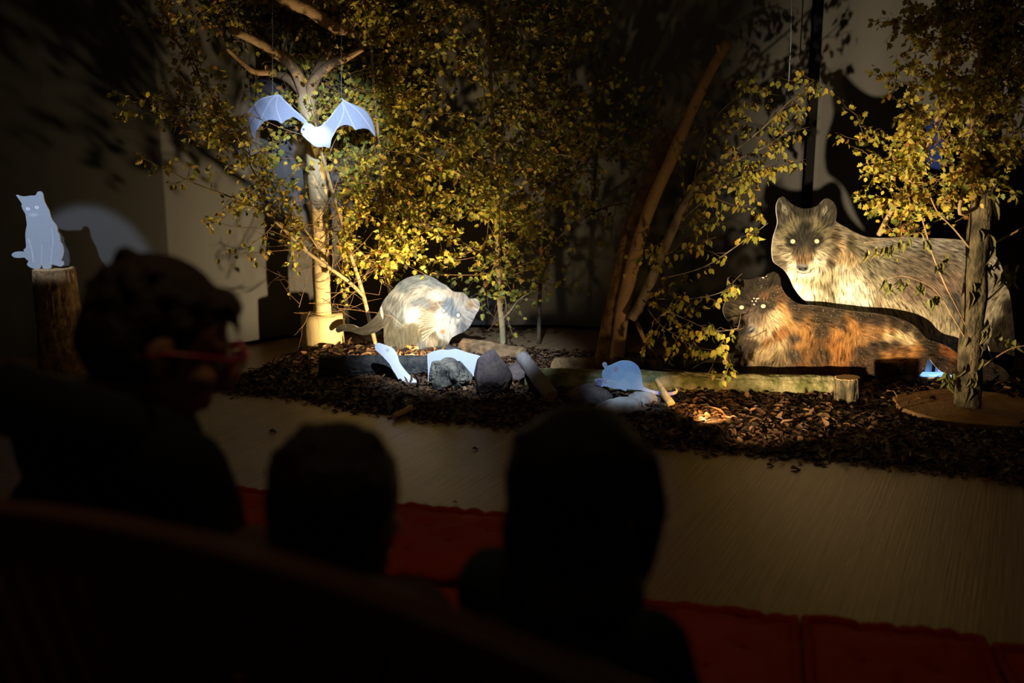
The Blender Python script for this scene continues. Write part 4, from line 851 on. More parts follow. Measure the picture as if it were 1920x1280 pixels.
# B pale stemmed sapling right of the polecat
P_ = Plant(True, (.024, .046), .2, (3, 4, 3, 2, .8, .5, 2))
root, st = sapling('leafy_sapling', 'slender pale stemmed leafy sapling standing just right of the polecat\'s head', [
    ([(943, 655, 6.55), (942, 620, 6.55), (937, 565, 6.55), (935, 500, 6.54), (932, 440, 6.53), (930, 360, 6.52), (927, 290, 6.5), (922, 200, 6.5), (918, 100, 6.5), (912, 0, 6.5), (910, -90, 6.5)], .022, .008),
    ([(940, 600, 6.55), (955, 585, 6.52), (975, 560, 6.5), (1010, 540, 6.48)], .008, .003), ([(930, 370, 6.52), (900, 350, 6.48), (860, 325, 6.45), (800, 300, 6.4)], .007, .003),
    ([(930, 350, 6.52), (970, 320, 6.48), (1040, 290, 6.45), (1090, 300, 6.4)], .007, .003)], M['pale_bark'], P_)
P_.crown(st[0], 74, .26, .96, .50, .004, dens=1.15, sub=5, flat=.45, bias=(.02, -.15, .2)); P_.crown(st[1], 6, .2, 1, .2, .003, dens=1); P_.crown(st[2], 12, .2, 1, .3, .003, dens=1.2); P_.crown(st[3], 12, .2, 1, .3, .003, dens=1.2); P_.finish(root, M['twig'])

# E birch leaves above the fork
P_ = Plant(False, (.026, .044), .7, (2, 3, 3, 2, 1.4, 1, 2))
root, st = sapling('leafy_sapling', 'sapling behind the peeled pole, drooping leaves around the bare fork', [
    ([(640, 640, 6.8), (646, 480, 6.8), (640, 300, 6.78), (625, 150, 6.75), (600, 40, 6.7), (560, -60, 6.7)], .016, .007), ([(634, 260, 6.78), (600, 190, 6.7), (540, 120, 6.65), (470, 60, 6.6), (420, 10, 6.6)], .008, .003)], M['mossy_bark'], P_)
P_.crown(st[0], 38, .5, 1, .46, .004, dens=1.2, sub=5, flat=.4, bias=(-.1, -.1, .1)); P_.crown(st[1], 24, .1, 1, .34, .003, dens=1.2, sub=4, flat=.4, bias=(0, 0, .1)); P_.finish(root, M['twig'])

# right upper dim sapling and the one behind the leaning trunks
P_ = Plant(True, (.028, .048), .2, (2, 3, 3, 1, 1, 1, 2))
root, st = sapling('leafy_sapling', 'dim leafy sapling in the dark right of centre, branches spreading below the black upper background', [
    ([(1010, 650, 6.7), (1012, 560, 6.7), (1020, 400, 6.7), (1040, 300, 6.65), (1060, 180, 6.6), (1062, 90, 6.6), (1050, 0, 6.6)], .015, .005), ([(1020, 400, 6.7), (1080, 320, 6.6), (1150, 270, 6.55), (1240, 225, 6.5)], .008, .003), ([(1016, 470, 6.7), (1080, 420, 6.6), (1130, 390, 6.6), (1180, 380, 6.5)], .007, .003)], M['mossy_bark'], P_)
P_.crown(st[0], 28, .4, 1, .32, .004, dens=1.1, sub=4, flat=.4, bias=(0, -.1, .2)); P_.crown(st[1], 22, .1, 1, .27, .003, dens=1.1, sub=4, flat=.4); P_.crown(st[2], 12, .1, 1, .25, .003, dens=.7, sub=3, flat=.4); P_.finish(root, M['twig'])

# leaning trunks
t = thing('leaning_trunk', 'thick mossy trunk leaning right, sawn off at mid height, lower of the slanting pair', 'trunk', list(fl(1140, 678, 0)))
tube_obj('bark', pxline([(1136, 690, 5.95), (1150, 610, 5.97), (1172, 500, 6.0), (1200, 400, 6.05), (1228, 320, 6.1), (1256, 246, 6.15)]), .078, .055, M['brown_bark'], t, 18, .2)
t = thing('leaning_trunk', 'long slim bare trunk leaning right past the sawn trunk, its tip highest in the dark', 'trunk', list(fl(1165, 672, 0)))
tube_obj('bark', pxline([(1156, 676, 5.86), (1172, 560, 5.88), (1196, 460, 5.9), (1222, 380, 5.92), (1264, 285, 5.95), (1300, 200, 5.98), (1334, 130, 6.0), (1364, 80, 6.02)]), .044, .028, M['branch_wood'], t, 14, .16)
tube_obj('side_stub', pxline([(1352, 100, 6.0), (1348, 92, 5.99), (1345, 84, 5.98)]), .014, .012, M['branch_wood'], t, 8, .1)

# birch right of the leaning trunks
P_ = Plant(False, (.028, .046), 1.0, (4, 4, 2, 3, 1, .2, 2))
root, st = sapling('birch_tree', 'slanting birch with drooping yellow green leaves between leaning trunks and wolves', [
    ([(1185, 600, 5.75), (1206, 560, 5.76), (1240, 480, 5.78), (1275, 400, 5.8), (1302, 350, 5.82), (1325, 318, 5.84)], .032, .024),
    ([(1325, 320, 5.84), (1380, 280, 5.8), (1430, 240, 5.75), (1480, 190, 5.72), (1528, 150, 5.7)], .006, .002), ([(1320, 330, 5.84), (1380, 300, 5.8), (1440, 272, 5.78), (1490, 235, 5.75)], .005, .002),
    ([(1280, 410, 5.8), (1340, 360, 5.75), (1390, 330, 5.7), (1415, 318, 5.7)], .005, .002), ([(1300, 350, 5.82), (1320, 260, 5.9), (1360, 200, 5.95), (1420, 160, 6.0)], .005, .002),
    ([(1250, 520, 5.75), (1320, 500, 5.6), (1390, 455, 5.5), (1440, 418, 5.45)], .004, .0018), ([(1230, 560, 5.7), (1290, 560, 5.55), (1340, 552, 5.4), (1378, 535, 5.25)], .004, .0018),
    ([(1225, 570, 5.6), (1290, 600, 5.4), (1340, 620, 5.2), (1385, 615, 5.16)], .004, .0018), ([(1215, 580, 5.62), (1240, 610, 5.5), (1300, 650, 5.4)], .004, .0018),
    ([(1230, 690, 5.45), (1290, 698, 5.2), (1340, 708, 5.05), (1360, 715, 5.0)], .003, .0015)], M['birch'], P_)
for i, (n, L, de) in enumerate([(20, .30, 1.1), (12, .15, 1.4), (12, .15, 1.3), (14, .18, 1.5), (14, .22, 1.1), (6, .1, 1.4), (8, .13, 1.5), (9, .10, 1.7), (10, .16, 1.5), (4, .08, 1.2)]):
    if i == 0: P_.crown(st[0], n, .25, 1, L, .003, dens=de, sub=4, flat=.4, bias=(.5, -.1, .1))
    else: P_.crown(st[i], n, .25, 1, L, .002, dens=de, sub=2, flat=.4, bias=(.2, -.05, .05))
P_.twig(pxline([(1300, 650, 5.4), (1340, 655, 5.2), (1358, 640, 5.15), (1366, 690, 5.14)]), .002, .001, dens=2.4)
P_.finish(root, M['twig'])
sp = thing('support_post', 'thin dark stick rising from the litter under the slanting birch', 'stick', list(fl(1192, 700, 0)))
tube_obj('bark', pxline([(1232, 672, 5.8), (1210, 640, 5.78), (1193, 602, 5.76), (1182, 588, 5.75)]), .014, .012, M['branch_wood'], sp, 8, .1)

# right hand tree on a slice of trunk
YT = 4.82
tbase = Vector((at(1815, 762, YT).x, YT, 0))
P_ = Plant(True, (.022, .040), .35, (4, 2, 1.5, 4, 2, 1, 2))
root = thing('mounted_tree', 'mossy trunk with curled yellow leaves mounted on a wide tree slice, in front of wolves', 'tree', list(tbase))
tr_ = pxline([(1814, 764, YT), (1818, 690, YT), (1824, 600, YT), (1830, 520, YT), (1838, 420, YT), (1848, 300, YT), (1856, 200, YT), (1866, 100, YT), (1876, 10, YT), (1884, -80, YT)])
tube_obj('trunk', tr_, .058, .050, M['mossy_bark'], root, 20, .22)
V = []; n = 48; c = Vector((at(1822, 768, YT).x, YT + .0, 0))
for z in (0, .012, .068, .072):
    for j in range(n):
        th = 2 * math.pi * j / n; r = .375 * (1 + .10 * noise.noise(Vector((math.cos(th) * 1.4, math.sin(th) * 1.4, 3))) + .03 * noise.noise(Vector((th * 4, 1, 1)))) * (1 if z < .07 else .985)
        V.append((c.x + r * math.cos(th), c.y + r * math.sin(th) * .92, z))
Fc = [tuple(range(n))[::-1], tuple(range(3 * n, 4 * n))] + [(k * n + j, k * n + (j + 1) % n, (k + 1) * n + (j + 1) % n, (k + 1) * n + j) for k in range(3) for j in range(n)]
mi = [0, 1] + [0] * n * 2 + [1] * n
mesh_obj('base_slice', V, Fc, [M['brown_bark'], M['slice']], root, False, None, mi)
for pts, r0, r1 in [([(1845, 380, YT), (1800, 400, YT - .1), (1812, 330, YT - .1), (1822, 250, YT - .12), (1838, 100, YT - .15), (1850, 0, YT - .15)], .010, .006), ([(1648, 440, 5.25), (1680, 380, 5.15), (1712, 330, 5.05), (1745, 260, 4.95), (1775, 150, 4.9), (1785, 40, 4.85), (1790, -60, 4.85)], .014, .006),
                    ([(1760, 130, 4.8), (1768, 60, 4.8), (1775, -20, 4.8)], .005, .004), ([(1825, 640, YT), (1800, 590, 4.78), (1775, 540, 4.75), (1750, 480, 4.72), (1735, 430, 4.7), (1728, 405, 4.7)], .006, .003), ([(1822, 470, YT), (1790, 430, 4.75), (1760, 400, 4.72), (1745, 370, 4.7)], .005, .003),
                    ([(1822, 655, YT), (1790, 600, 4.76), (1755, 545, 4.72), (1720, 525, 4.7), (1690, 517, 4.7), (1665, 522, 4.7)], .0035, .0015), ([(1733, 450, 4.7), (1725, 436, 4.69), (1690, 444, 4.67), (1640, 452, 4.65), (1620, 455, 4.65)], .003, .0015),
                    ([(1838, 570, YT), (1860, 555, 4.86), (1885, 530, 4.9)], .005, .003), ([(1845, 468, YT), (1880, 448, 4.85), (1930, 420, 4.85)], .006, .004), ([(1836, 692, YT - .03), (1870, 668, 4.8), (1900, 652, 4.8), (1940, 645, 4.8)], .004, .003), ([(1850, 300, YT), (1890, 270, 4.9), (1920, 220, 4.95), (1945, 100, 5.0)], .006, .004)]:
    tube_obj('stem', pxline(pts), r0, r1, M['branch_wood'], root, 7, .15)
big = pxline([(1690, 400, 5.1), (1712, 330, 5.05), (1745, 260, 4.95), (1775, 150, 4.9), (1785, 40, 4.85), (1790, -60, 4.85)])
P_.crown(big, 58, 0, 1, .26, .003, dens=1.6, sub=5, flat=.5, bias=(.0, -.1, .1), every=.03)
P_.crown(pxline([(1812, 330, 4.7), (1822, 250, 4.7), (1838, 100, 4.68), (1850, -40, 4.68)]), 40, 0, 1, .26, .003, dens=1.6, sub=5, flat=.5, bias=(0, -.1, .05), every=.03)
P_.crown(tr_, 34, .66, 1, .28, .003, dens=1.8, sub=5, flat=.5, bias=(.1, -.3, .1), every=.03)
P_.crown(pxline([(1700, 380, 5.1), (1660, 350, 5.05), (1620, 270, 5.0), (1608, 215, 5.0)]), 9, 0.1, 1, .12, .002, dens=1.3, sub=2); P_.crown(pxline([(1740, 300, 5.0), (1715, 200, 5.0), (1712, 60, 4.95)]), 14, 0, 1, .12, .002, dens=1.4, sub=3)
P_.crown(pxline([(1700, 420, 5.1), (1680, 440, 5.1), (1740, 400, 5.0), (1800, 420, 4.9)]), 12, 0, 1, .15, .002, dens=1.3, sub=3); P_.crown(pxline([(1850, 300, YT), (1890, 270, 4.9), (1920, 220, 4.95), (1945, 100, 5.0)]), 18, .2, 1, .2, .002, dens=1.2, sub=3)
P_.twig(pxline([(1712, 345, 5.0), (1650, 258, 4.95), (1625, 262, 4.95), (1606, 215, 4.95)]), .003, .0012, dens=2)
root2 = root; P_.finish(root, M['twig'])
Q = Leaves(OVATE, OVATE_F)                                                       # wilted hanging leaves on the low twigs
for px, py, Y in [(1626, 470, 4.64), (1642, 468, 4.65), (1655, 462, 4.66), (1662, 466, 4.66), (1668, 464, 4.66), (1675, 462, 4.66), (1660, 525, 4.7), (1668, 535, 4.7), (1690, 525, 4.7), (1696, 530, 4.7), (1702, 526, 4.7), (1720, 532, 4.71), (1727, 535, 4.72), (1750, 560, 4.72), (1746, 565, 4.72), (1757, 552, 4.73), (1758, 500, 4.72), (1765, 490, 4.73), (1778, 478, 4.75), (1737, 452, 4.7), (1703, 450, 4.68), (1690, 452, 4.67),
                  (1850, 495, 4.85), (1860, 500, 4.86), (1870, 490, 4.87), (1880, 510, 4.88), (1890, 500, 4.9), (1885, 520, 4.9), (1895, 510, 4.9), (1900, 520, 4.9), (1905, 500, 4.9), (1878, 625, 4.82), (1890, 640, 4.82), (1905, 642, 4.82), (1775, 700, 4.78), (1770, 710, 4.78), (1785, 702, 4.78), (1780, 715, 4.78)]:
    for _ in range(3):
        q = at(px + rnd.uniform(-5, 5), py + rnd.uniform(-6, 3), Y); Q.add(q, (rnd.uniform(-.35, .35), rnd.uniform(-.3, .3), -1), uvec() + np.array([0, -.5, 0]), rnd.uniform(.04, .07), (np.array((.20, .19, .05)) if px > 1655 else np.array((.40, .34, .08))) * rnd.uniform(.7, 1.2), 2.2, .55)
for i in range(26):                                                              # dry leaf strips clinging to the trunk
    q = tr_[rnd.randrange(4, 26)] + Vector((rnd.uniform(-.06, .06), -.056, rnd.uniform(-.05, .05))); Q.add(q, (rnd.uniform(-.4, .4), -.2, -1), (rnd.uniform(-.5, .5), -1, 0), rnd.uniform(.05, .1), np.array((.17, .14, .05)) * rnd.uniform(.6, 1.3), 2, .4)
Q.build('wilted_leaves', M['leaf'], root)
# ------------------------------------------------------------------ seats: bench and floor cushions, turned with the planks
TH = math.radians(27); D_ = Vector((math.sin(TH), math.cos(TH), 0)); R_ = Vector((math.cos(TH), -math.sin(TH), 0)); UP = Vector((0, 0, 1))
def cushion(label, c, wx=.58, wy=.58, h=.125, rot=0.0, seed=0, tilt=None, group='red floor cushions'):
    base = Vector(c); t = thing('floor_cushion', label, 'cushion', list(base), group)
    rx = (R_ * math.cos(rot) + D_ * math.sin(rot)); ry = (D_ * math.cos(rot) - R_ * math.sin(rot)); uz = UP
    if tilt: Rm = Matrix.Rotation(tilt, 3, rx); ry = Rm @ ry; uz = Rm @ UP
    n = 40; V = []; Fc = []
    tuft = [(-.2, -.2), (.2, -.2), (-.2, .2), (.2, .2), (0, 0)]
    def top(u, v_):
        e = max(abs(u), abs(v_)) * 2; z = h * (1 - .16 * max(0, (e - .55) / .45) ** 2)
        for a, b in tuft: z -= .022 * math.exp(-((u - a) ** 2 + (v_ - b) ** 2) / .004)
        edge = max(0, (e - .4) / .6)
        z += .010 * edge * noise.noise(Vector((u * 14 + seed, v_ * 14, seed))) + .012 * noise.noise(Vector((u * 4, v_ * 4, seed)))
        return z
    for i in range(n + 1):
        for j in range(n + 1):
            u, v_ = i / n - .5, j / n - .5; V.append(base + rx * u * wx + ry * v_ * wy + uz * top(u, v_))
    W = n + 1
    for i in range(n):
        for j in range(n): a = i * W + j; Fc.append((a, a + W, a + W + 1, a + 1))
    rim = [i * W for i in range(n)] + [n * W + j for j in range(n)] + [i * W + n for i in range(n, 0, -1)] + [j for j in range(n, 0, -1)]
    prev = rim; k0 = len(V)
    for lv, (zf, bulge) in enumerate([(.55, 1.015), (.25, 1.012), (.02, .98)]):
        cur = []
        for q, r_ in enumerate(rim):
            p = V[r_] - base; xy = rx * p.dot(rx) + ry * p.dot(ry); cur.append(len(V)); V.append(base + xy * (bulge + .008 * math.sin(q * .9 + lv)) + uz * (h * zf * .84))
        m = len(rim)
        for q in range(m): Fc.append((prev[q], prev[(q + 1) % m], cur[(q + 1) % m], cur[q])[::-1])
        prev = cur
    Fc.append(tuple(prev))
    mesh_obj('pad', V, Fc, M['red'], t, True)
    pr = [V[r_] + uz * .004 for r_ in rim]; pr = pr + [pr[0]]
    Tubes().add(pr, .015, .015, 8, .25, caps=False).build('rolled_edge', M['red_trim'], t)
    pr = [base + (V[k] - base) * 1.0 + uz * .012 for k in prev]; pr = pr + [pr[0]]
    Tubes().add(pr, .014, .014, 8, .25, caps=False).build('rolled_edge', M['red_trim'], t)
    for a, b in tuft:
        p = base + rx * a * wx + ry * b * wy + uz * (top(a, b) + .002); Tubes().add([p - uz * .006, p + uz * .004], .012, .009, 8).build('tuft_button', M['red_trim'], t)
    return t
h_ = .12
cA_ = fl(1512, 1152, h_); cB_ = fl(1838, 1188, h_); ex = (cB_ - cA_); ln = ex.length; rotc = math.atan2(ex.dot(D_), ex.dot(R_))
ry_ = (D_ * math.cos(rotc) - R_ * math.sin(rotc)); exn = ex.normalized()
def cu(corner): c = corner + exn * ln / 2 - ry_ * .29; return Vector((c.x, c.y, 0))
cushion('red tufted floor cushion at bottom right, the one fully seen across its back edge', cu(cA_), ln, .58, .12, rotc, 1)
cushion('red floor cushion cut by the right edge of the view', cu(cA_ + exn * (ln + .035) - ry_ * .03), ln, .58, .115, rotc, 2)
cushion('red floor cushion beside the long haired child\'s right arm', cu(cA_ - exn * (ln + .03) + ry_ * .0), ln, .58, .115, rotc + .0, 3)
c1 = fl(842, 985, .0); cushion('plump red floor cushion between the two children', Vector((fl(845, 1010, .1).x, fl(845, 1010, .1).y - .1, 0)), .52, .5, .155, .25, 4)
cushion('red floor cushion between the adult and the short haired child', Vector((fl(500, 985, .1).x - .03, fl(500, 985, .1).y + .0, 0)), .52, .5, .125, .12, 5)
cushion('red floor cushion nearest the bench, in front of the long haired child', Vector((fl(850, 1140, .1).x + .02, fl(850, 1140, .1).y - .1, 0)), .52, .46, .11, .1, 6)

# bench seen from behind
BP = Vector((-.2, .98, 0))
def on_bench(px, py, off=0.0):
    d = Vector(ray(px, py)); o = Vector((0, 0, H)); t_ = ((BP + D_ * off) - o).dot(D_) / d.dot(D_); return o + d * t_
rail_px = [(-60, 940), (0, 946), (100, 957), (200, 974), (300, 994), (400, 1015), (520, 1050), (640, 1086), (800, 1143), (950, 1200), (1080, 1252), (1150, 1282)]
rp = [on_bench(*p) for p in rail_px]
def bs(p): return (p - BP).dot(R_)
xs_ = [bs(p) for p in rp]; zs_ = [p.z for p in rp]
cf = np.polyfit(xs_, zs_, 2)
def rail_z(s): return float(np.polyval(cf, s))
s0, s1 = xs_[0] - .62, xs_[-1] + .36
SEAT = .37
bench = thing('garden_bench', 'dark wooden bench with arched slatted back seen from behind', 'bench', list(BP + R_ * (s0 + s1) / 2))
def bpt(s, off, z): return BP + R_ * s + D_ * off + UP * z
def prism(name, prof, parent, m):          # prof: list of rings (each 4 points)
    V = [p for r in prof for p in r]; k = len(prof[0]); Fc = [tuple(range(k))[::-1], tuple(range((len(prof) - 1) * k, len(prof) * k))]
    for i in range(len(prof) - 1):
        for j in range(k): Fc.append((i * k + j, i * k + (j + 1) % k, (i + 1) * k + (j + 1) % k, (i + 1) * k + j))
    o = mesh_obj(name, V, Fc, m, parent); bv = o.modifiers.new('soft', 'BEVEL'); bv.width = .004; bv.segments = 2; return o
ss = np.linspace(s0, s1, 34)
prism('top_rail', [[bpt(s, -.018, rail_z(s) - .058), bpt(s, .024, rail_z(s) - .058), bpt(s, .024, rail_z(s)), bpt(s, -.018, rail_z(s))] for s in ss], bench, M['bench'])
prism('lower_rail', [[bpt(s, .11, SEAT + .03), bpt(s, .145, SEAT + .03), bpt(s, .145, SEAT + .09), bpt(s, .11, SEAT + .09)] for s in (s0, s1)], bench, M['bench'])
for i in range(60):
    s = s0 + .03 + i * .0575
    if s > s1 - .03: break
    zt_ = rail_z(s) - .05; hw = .0195
    prism('slat', [[bpt(s - hw, .112, SEAT + .06), bpt(s + hw, .112, SEAT + .06), bpt(s + hw, .126, SEAT + .06), bpt(s - hw, .126, SEAT + .06)], [bpt(s - hw, -.004, zt_), bpt(s + hw, -.004, zt_), bpt(s + hw, .010, zt_), bpt(s - hw, .010, zt_)]], bench, M['bench'])
for k in range(5):
    o_ = .17 + k * .09; prism('seat_board', [[bpt(s, o_, SEAT - .022), bpt(s, o_ + .078, SEAT - .022), bpt(s, o_ + .078, SEAT), bpt(s, o_, SEAT)] for s in (s0, s1)], bench, M['bench'])
for s in (s0 + .03, s1 - .03):
    prism('rear_leg', [[bpt(s - .025, .13, 0), bpt(s + .025, .13, 0), bpt(s + .025, .17, 0), bpt(s - .025, .17, 0)], [bpt(s - .025, .12, SEAT), bpt(s + .025, .12, SEAT), bpt(s + .025, .16, SEAT), bpt(s - .025, .16, SEAT)]], bench, M['bench'])
    prism('front_leg', [[bpt(s - .025, .56, 0), bpt(s + .025, .56, 0), bpt(s + .025, .60, 0), bpt(s - .025, .60, 0)], [bpt(s - .025, .56, SEAT - .022), bpt(s + .025, .56, SEAT - .022), bpt(s + .025, .60, SEAT - .022), bpt(s - .025, .60, SEAT - .022)]], bench, M['bench'])

# ------------------------------------------------------------------ people
def _ring(n, a0, a1): return [(math.sin(a), math.cos(a)) for a in np.linspace(a0, a1, n)]
class Blob:                                  # gathers closed round forms; one voxel remesh fuses them into one skin
    def __init__(s): s.V = []; s.F = []
    def sweep(s, rings, seg=18):             # rings: (centre, x axis, y axis); first and last are poles
        k = len(s.V); n = len(rings)
        s.V.append(rings[0][0])
        for c, x, y in rings[1:-1]:
            for j in range(seg): a = 2 * math.pi * j / seg; s.V.append(c + x * math.cos(a) + y * math.sin(a))
        s.V.append(rings[-1][0]); e = len(s.V) - 1
        for j in range(seg):
            j2 = (j + 1) % seg; s.F.append((k, k + 1 + j2, k + 1 + j)); s.F.append((e, e - seg + j, e - seg + j2))
            for i in range(n - 3): a = k + 1 + i * seg; s.F.append((a + j, a + j2, a + seg + j2, a + seg + j))
    def ell(s, c, ax, rad):
        X, Y_, Z = ax; c = Vector(c)
        s.sweep([(c + Z * (-math.cos(a) * rad[2]), X * (math.sin(a) * rad[0]), Y_ * (math.sin(a) * rad[1])) for a in np.linspace(0, math.pi, 13)])
    def ball(s, c, r): s.ell(c, (Vector((1, 0, 0)), Vector((0, 1, 0)), Vector((0, 0, 1))), (r, r, r))
    def cap(s, a, b, r0, r1):
        a, b = Vector(a), Vector(b); d = (b - a).normalized(); x = d.cross(Vector((.3, .2, .9)) if abs(d.z) < .9 else Vector((1, 0, 0))).normalized(); y = d.cross(x)
        R = [(a - d * (math.cos(t) * r0), x * (math.sin(t) * r0), y * (math.sin(t) * r0)) for t in np.linspace(0, math.pi / 2, 5)]
        R += [(b + d * (math.sin(t) * r1), x * (math.cos(t) * r1), y * (math.cos(t) * r1)) for t in np.linspace(0, math.pi / 2, 5)]
        s.sweep(R, 14)
    def chain(s, pts, rs):
        for a, b, x, y in zip(pts[:-1], pts[1:], rs[:-1], rs[1:]): s.cap(a, b, x, y)
    def build(s, name, m, parent, voxel=.008, smooth=5, disp=None):
        o = mesh_obj(name, s.V, s.F, m, parent, True)
        r = o.modifiers.new('fuse', 'REMESH'); r.mode = 'VOXEL'; r.voxel_size = voxel; r.use_smooth_shade = True
        sm = o.modifiers.new('smooth', 'SMOOTH'); sm.factor = .5; sm.iterations = smooth
        if disp:
            tx = bpy.data.textures.new(name + '_tex', 'CLOUDS'); tx.noise_scale = disp[1]; tx.noise_depth = 3
            d = o.modifiers.new('rough', 'DISPLACE'); d.texture = tx; d.strength = disp[0]; d.mid_level = .5; d.texture_coords = 'GLOBAL'
        return o
def frame(fwd, roll_up=UP):
    f_ = fwd.normalized(); l_ = roll_up.cross(f_).normalized(); u_ = f_.cross(l_).normalized(); return f_, l_, u_
def head_shape(B, c, fr, s):
    f_, l_, u_ = fr; P = lambda x, y, z: c + (f_ * x + l_ * y + u_ * z) * s
    B.ell(P(-.012, 0, .03), fr, (.098 * s, .076 * s, .092 * s)); B.ell(P(.035, 0, -.03), fr, (.060 * s, .060 * s, .078 * s)); B.ell(P(.050, 0, -.088), fr, (.036 * s, .038 * s, .026 * s))
    B.ell(P(.074, 0, .028), fr, (.020 * s, .050 * s, .018 * s)); B.cap(P(.090, 0, .012), P(.112, 0, -.028), .009 * s, .0135 * s)
    for y in (-1, 1):
        B.ball(P(.100, y * .012, -.033), .009 * s); B.ell(P(.062, y * .036, -.025), fr, (.028 * s, .022 * s, .022 * s)); B.ell(P(-.004, y * .077, -.008), fr, (.020 * s, .009 * s, .032 * s)); B.ball(P(.004, y * .078, -.034), .009 * s)
        B.cap(P(.02, y * .05, -.06), P(.055, y * .022, -.095), .02 * s, .018 * s)
    B.ell(P(.090, 0, -.058), fr, (.012 * s, .026 * s, .007 * s)); B.ell(P(.088, 0, -.070), fr, (.012 * s, .022 * s, .008 * s))
    return P
def hand(B, wrist, d, palm_n, s, curl=.5, side=1):
    d = d.normalized(); n = (palm_n - d * palm_n.dot(d)).normalized(); a = d.cross(n).normalized() * side
    kn = [wrist + d * (.085 - .004 * abs(i - 1.3)) * s + a * (i - 1.5) * .020 * s for i in range(4)]
    for k in kn: B.cap(wrist + (k - wrist) * .2, k, .013 * s, .0105 * s)
    for i, k in enumerate(kn):
        L = (.070, .080, .074, .058)[i] * s; dd = d; p = k
        for j, fr_ in enumerate((.45, .32, .23)):
            dd = (dd * math.cos(curl * .6) + n * math.sin(curl * .6)).normalized(); q = p + dd * L * fr_; B.cap(p, q, (.0088 - .0009 * j) * s, (.0080 - .0009 * j) * s); p = q
    p = wrist + d * .025 * s - a * .028 * s
    for j, L in enumerate((.042, .034, .026)):
        dd = (d * .75 - a * (.65 - .3 * j) + n * .35).normalized(); q = p + dd * L * s; B.cap(p, q, (.0115 - .001 * j) * s, (.0105 - .0012 * j) * s); p = q
def person(label, headc, fwd, hip, s, hs, top_m, hair_m, shoulder_yaw=0.0, lean=None, sh_w=.19, arm_out=.05, leg_l=.42, voxel=.0065, hand_tg=None):
    """One seated figure: headc head centre, hip seat point, s body scale, hs head scale."""
    t = thing('person', label, 'person', [hip.x, hip.y, 0]); fr = frame(fwd)
    f_, l_, u_ = fr; bd = (D_ * math.cos(shoulder_yaw) + R_ * math.sin(shoulder_yaw)).normalized(); br_ = (R_ * math.cos(shoulder_yaw) - D_ * math.sin(shoulder_yaw)).normalized()
    neck1 = headc - u_ * .075 * hs - f_ * .03 * hs
    dn = (neck1 - hip); neck0 = hip + dn * .86 + (lean or Vector((0, 0, 0)))
    B = Blob(); P = head_shape(B, headc, fr, hs); B.chain([neck1, neck0], [.052 * hs, .060 * hs])
    chest = hip.lerp(neck0, .68); waist = hip.lerp(neck0, .35); pel = hip + UP * .09 * s
    tor = [(pel, .155, .115), (waist, .140, .105), (chest, .165, .115), (hip.lerp(neck0, .86), .15, .09)]
    for c, a, b in tor: B.ell(c, (br_, bd, UP), (a * s, b * s, .12 * s))
    arms = []
    for sd in (-1, 1):
        sh = hip.lerp(neck0, .96) + br_ * sd * sh_w * s; kn = hip + br_ * sd * .105 * s + D_ * .42 * s + UP * .075 * s; an = kn + D_ * .03 * s - UP * min(leg_l * s, kn.z - .085); 
        el = sh + br_ * sd * arm_out * s + bd * .06 * s - UP * .27 * s; wr = (hand_tg[sd] if hand_tg and sd in hand_tg else kn + UP * .075 * s - D_ * .09 * s - br_ * sd * .02 * s)
        B.chain([hip.lerp(neck0, .86), sh, el, wr], [.06 * s, .056 * s, .040 * s, .026 * s]); hand(B, wr, (D_ - UP * .15 + br_ * sd * -.15), -UP, s * .95, .45, side=sd)
        hj = hip + br_ * sd * .085 * s + UP * .08 * s; B.chain([hj, kn, an], [.082 * s, .056 * s, .034 * s]); B.cap(an - UP * .02 * s - D_ * .03 * s, an - UP * .035 * s + D_ * .13 * s, .034 * s, .026 * s)
        arms.append((sh, el, wr, hj, kn, an))
    B.build('body', M['skin'], t, voxel, 4)
    # clothes: sleeves and torso over the body, trousers, shoes
    Cc = Blob()
    for c, a, b in tor: Cc.ell(c, (br_, bd, UP), ((a + .022) * s, (b + .022) * s, .125 * s))
    for (sh, el, wr, hj, kn, an), sd in zip(arms, (-1, 1)):
        Cc.chain([hip.lerp(neck0, .86), sh, el, el.lerp(wr, .93)], [.078 * s, .074 * s, .058 * s, .040 * s])
    Cc.chain([hip.lerp(neck0, .86), neck0 + UP * .015 * s], [.095 * s, .072 * s])
    Cc.build('top', top_m, t, voxel * 1.2, 6, (.012, .05))
    Tr = Blob()
    for sh, el, wr, hj, kn, an in arms: Tr.chain([hj, kn, kn.lerp(an, .9)], [.094 * s, .068 * s, .05 * s])
    Tr.ell(pel, (br_, bd, UP), (.172 * s, .13 * s, .10 * s)); Tr.build('trousers', M['trousers'], t, voxel * 1.2, 5)
    for sh, el, wr, hj, kn, an in arms:
        Sh = Blob(); Sh.cap(an - UP * .025 * s - D_ * .035 * s, an - UP * .035 * s + D_ * .14 * s, .042 * s, .034 * s); Sh.build('shoe', M['shoe'], t, voxel, 3)
    for y in (-1, 1):
        E = Blob(); E.ball(P(.080, y * .030, .004), .0125 * hs); mesh_obj('eye', E.V, E.F, M['eye'], t, True)
    return t, P, fr, neck0, br_, bd, arms

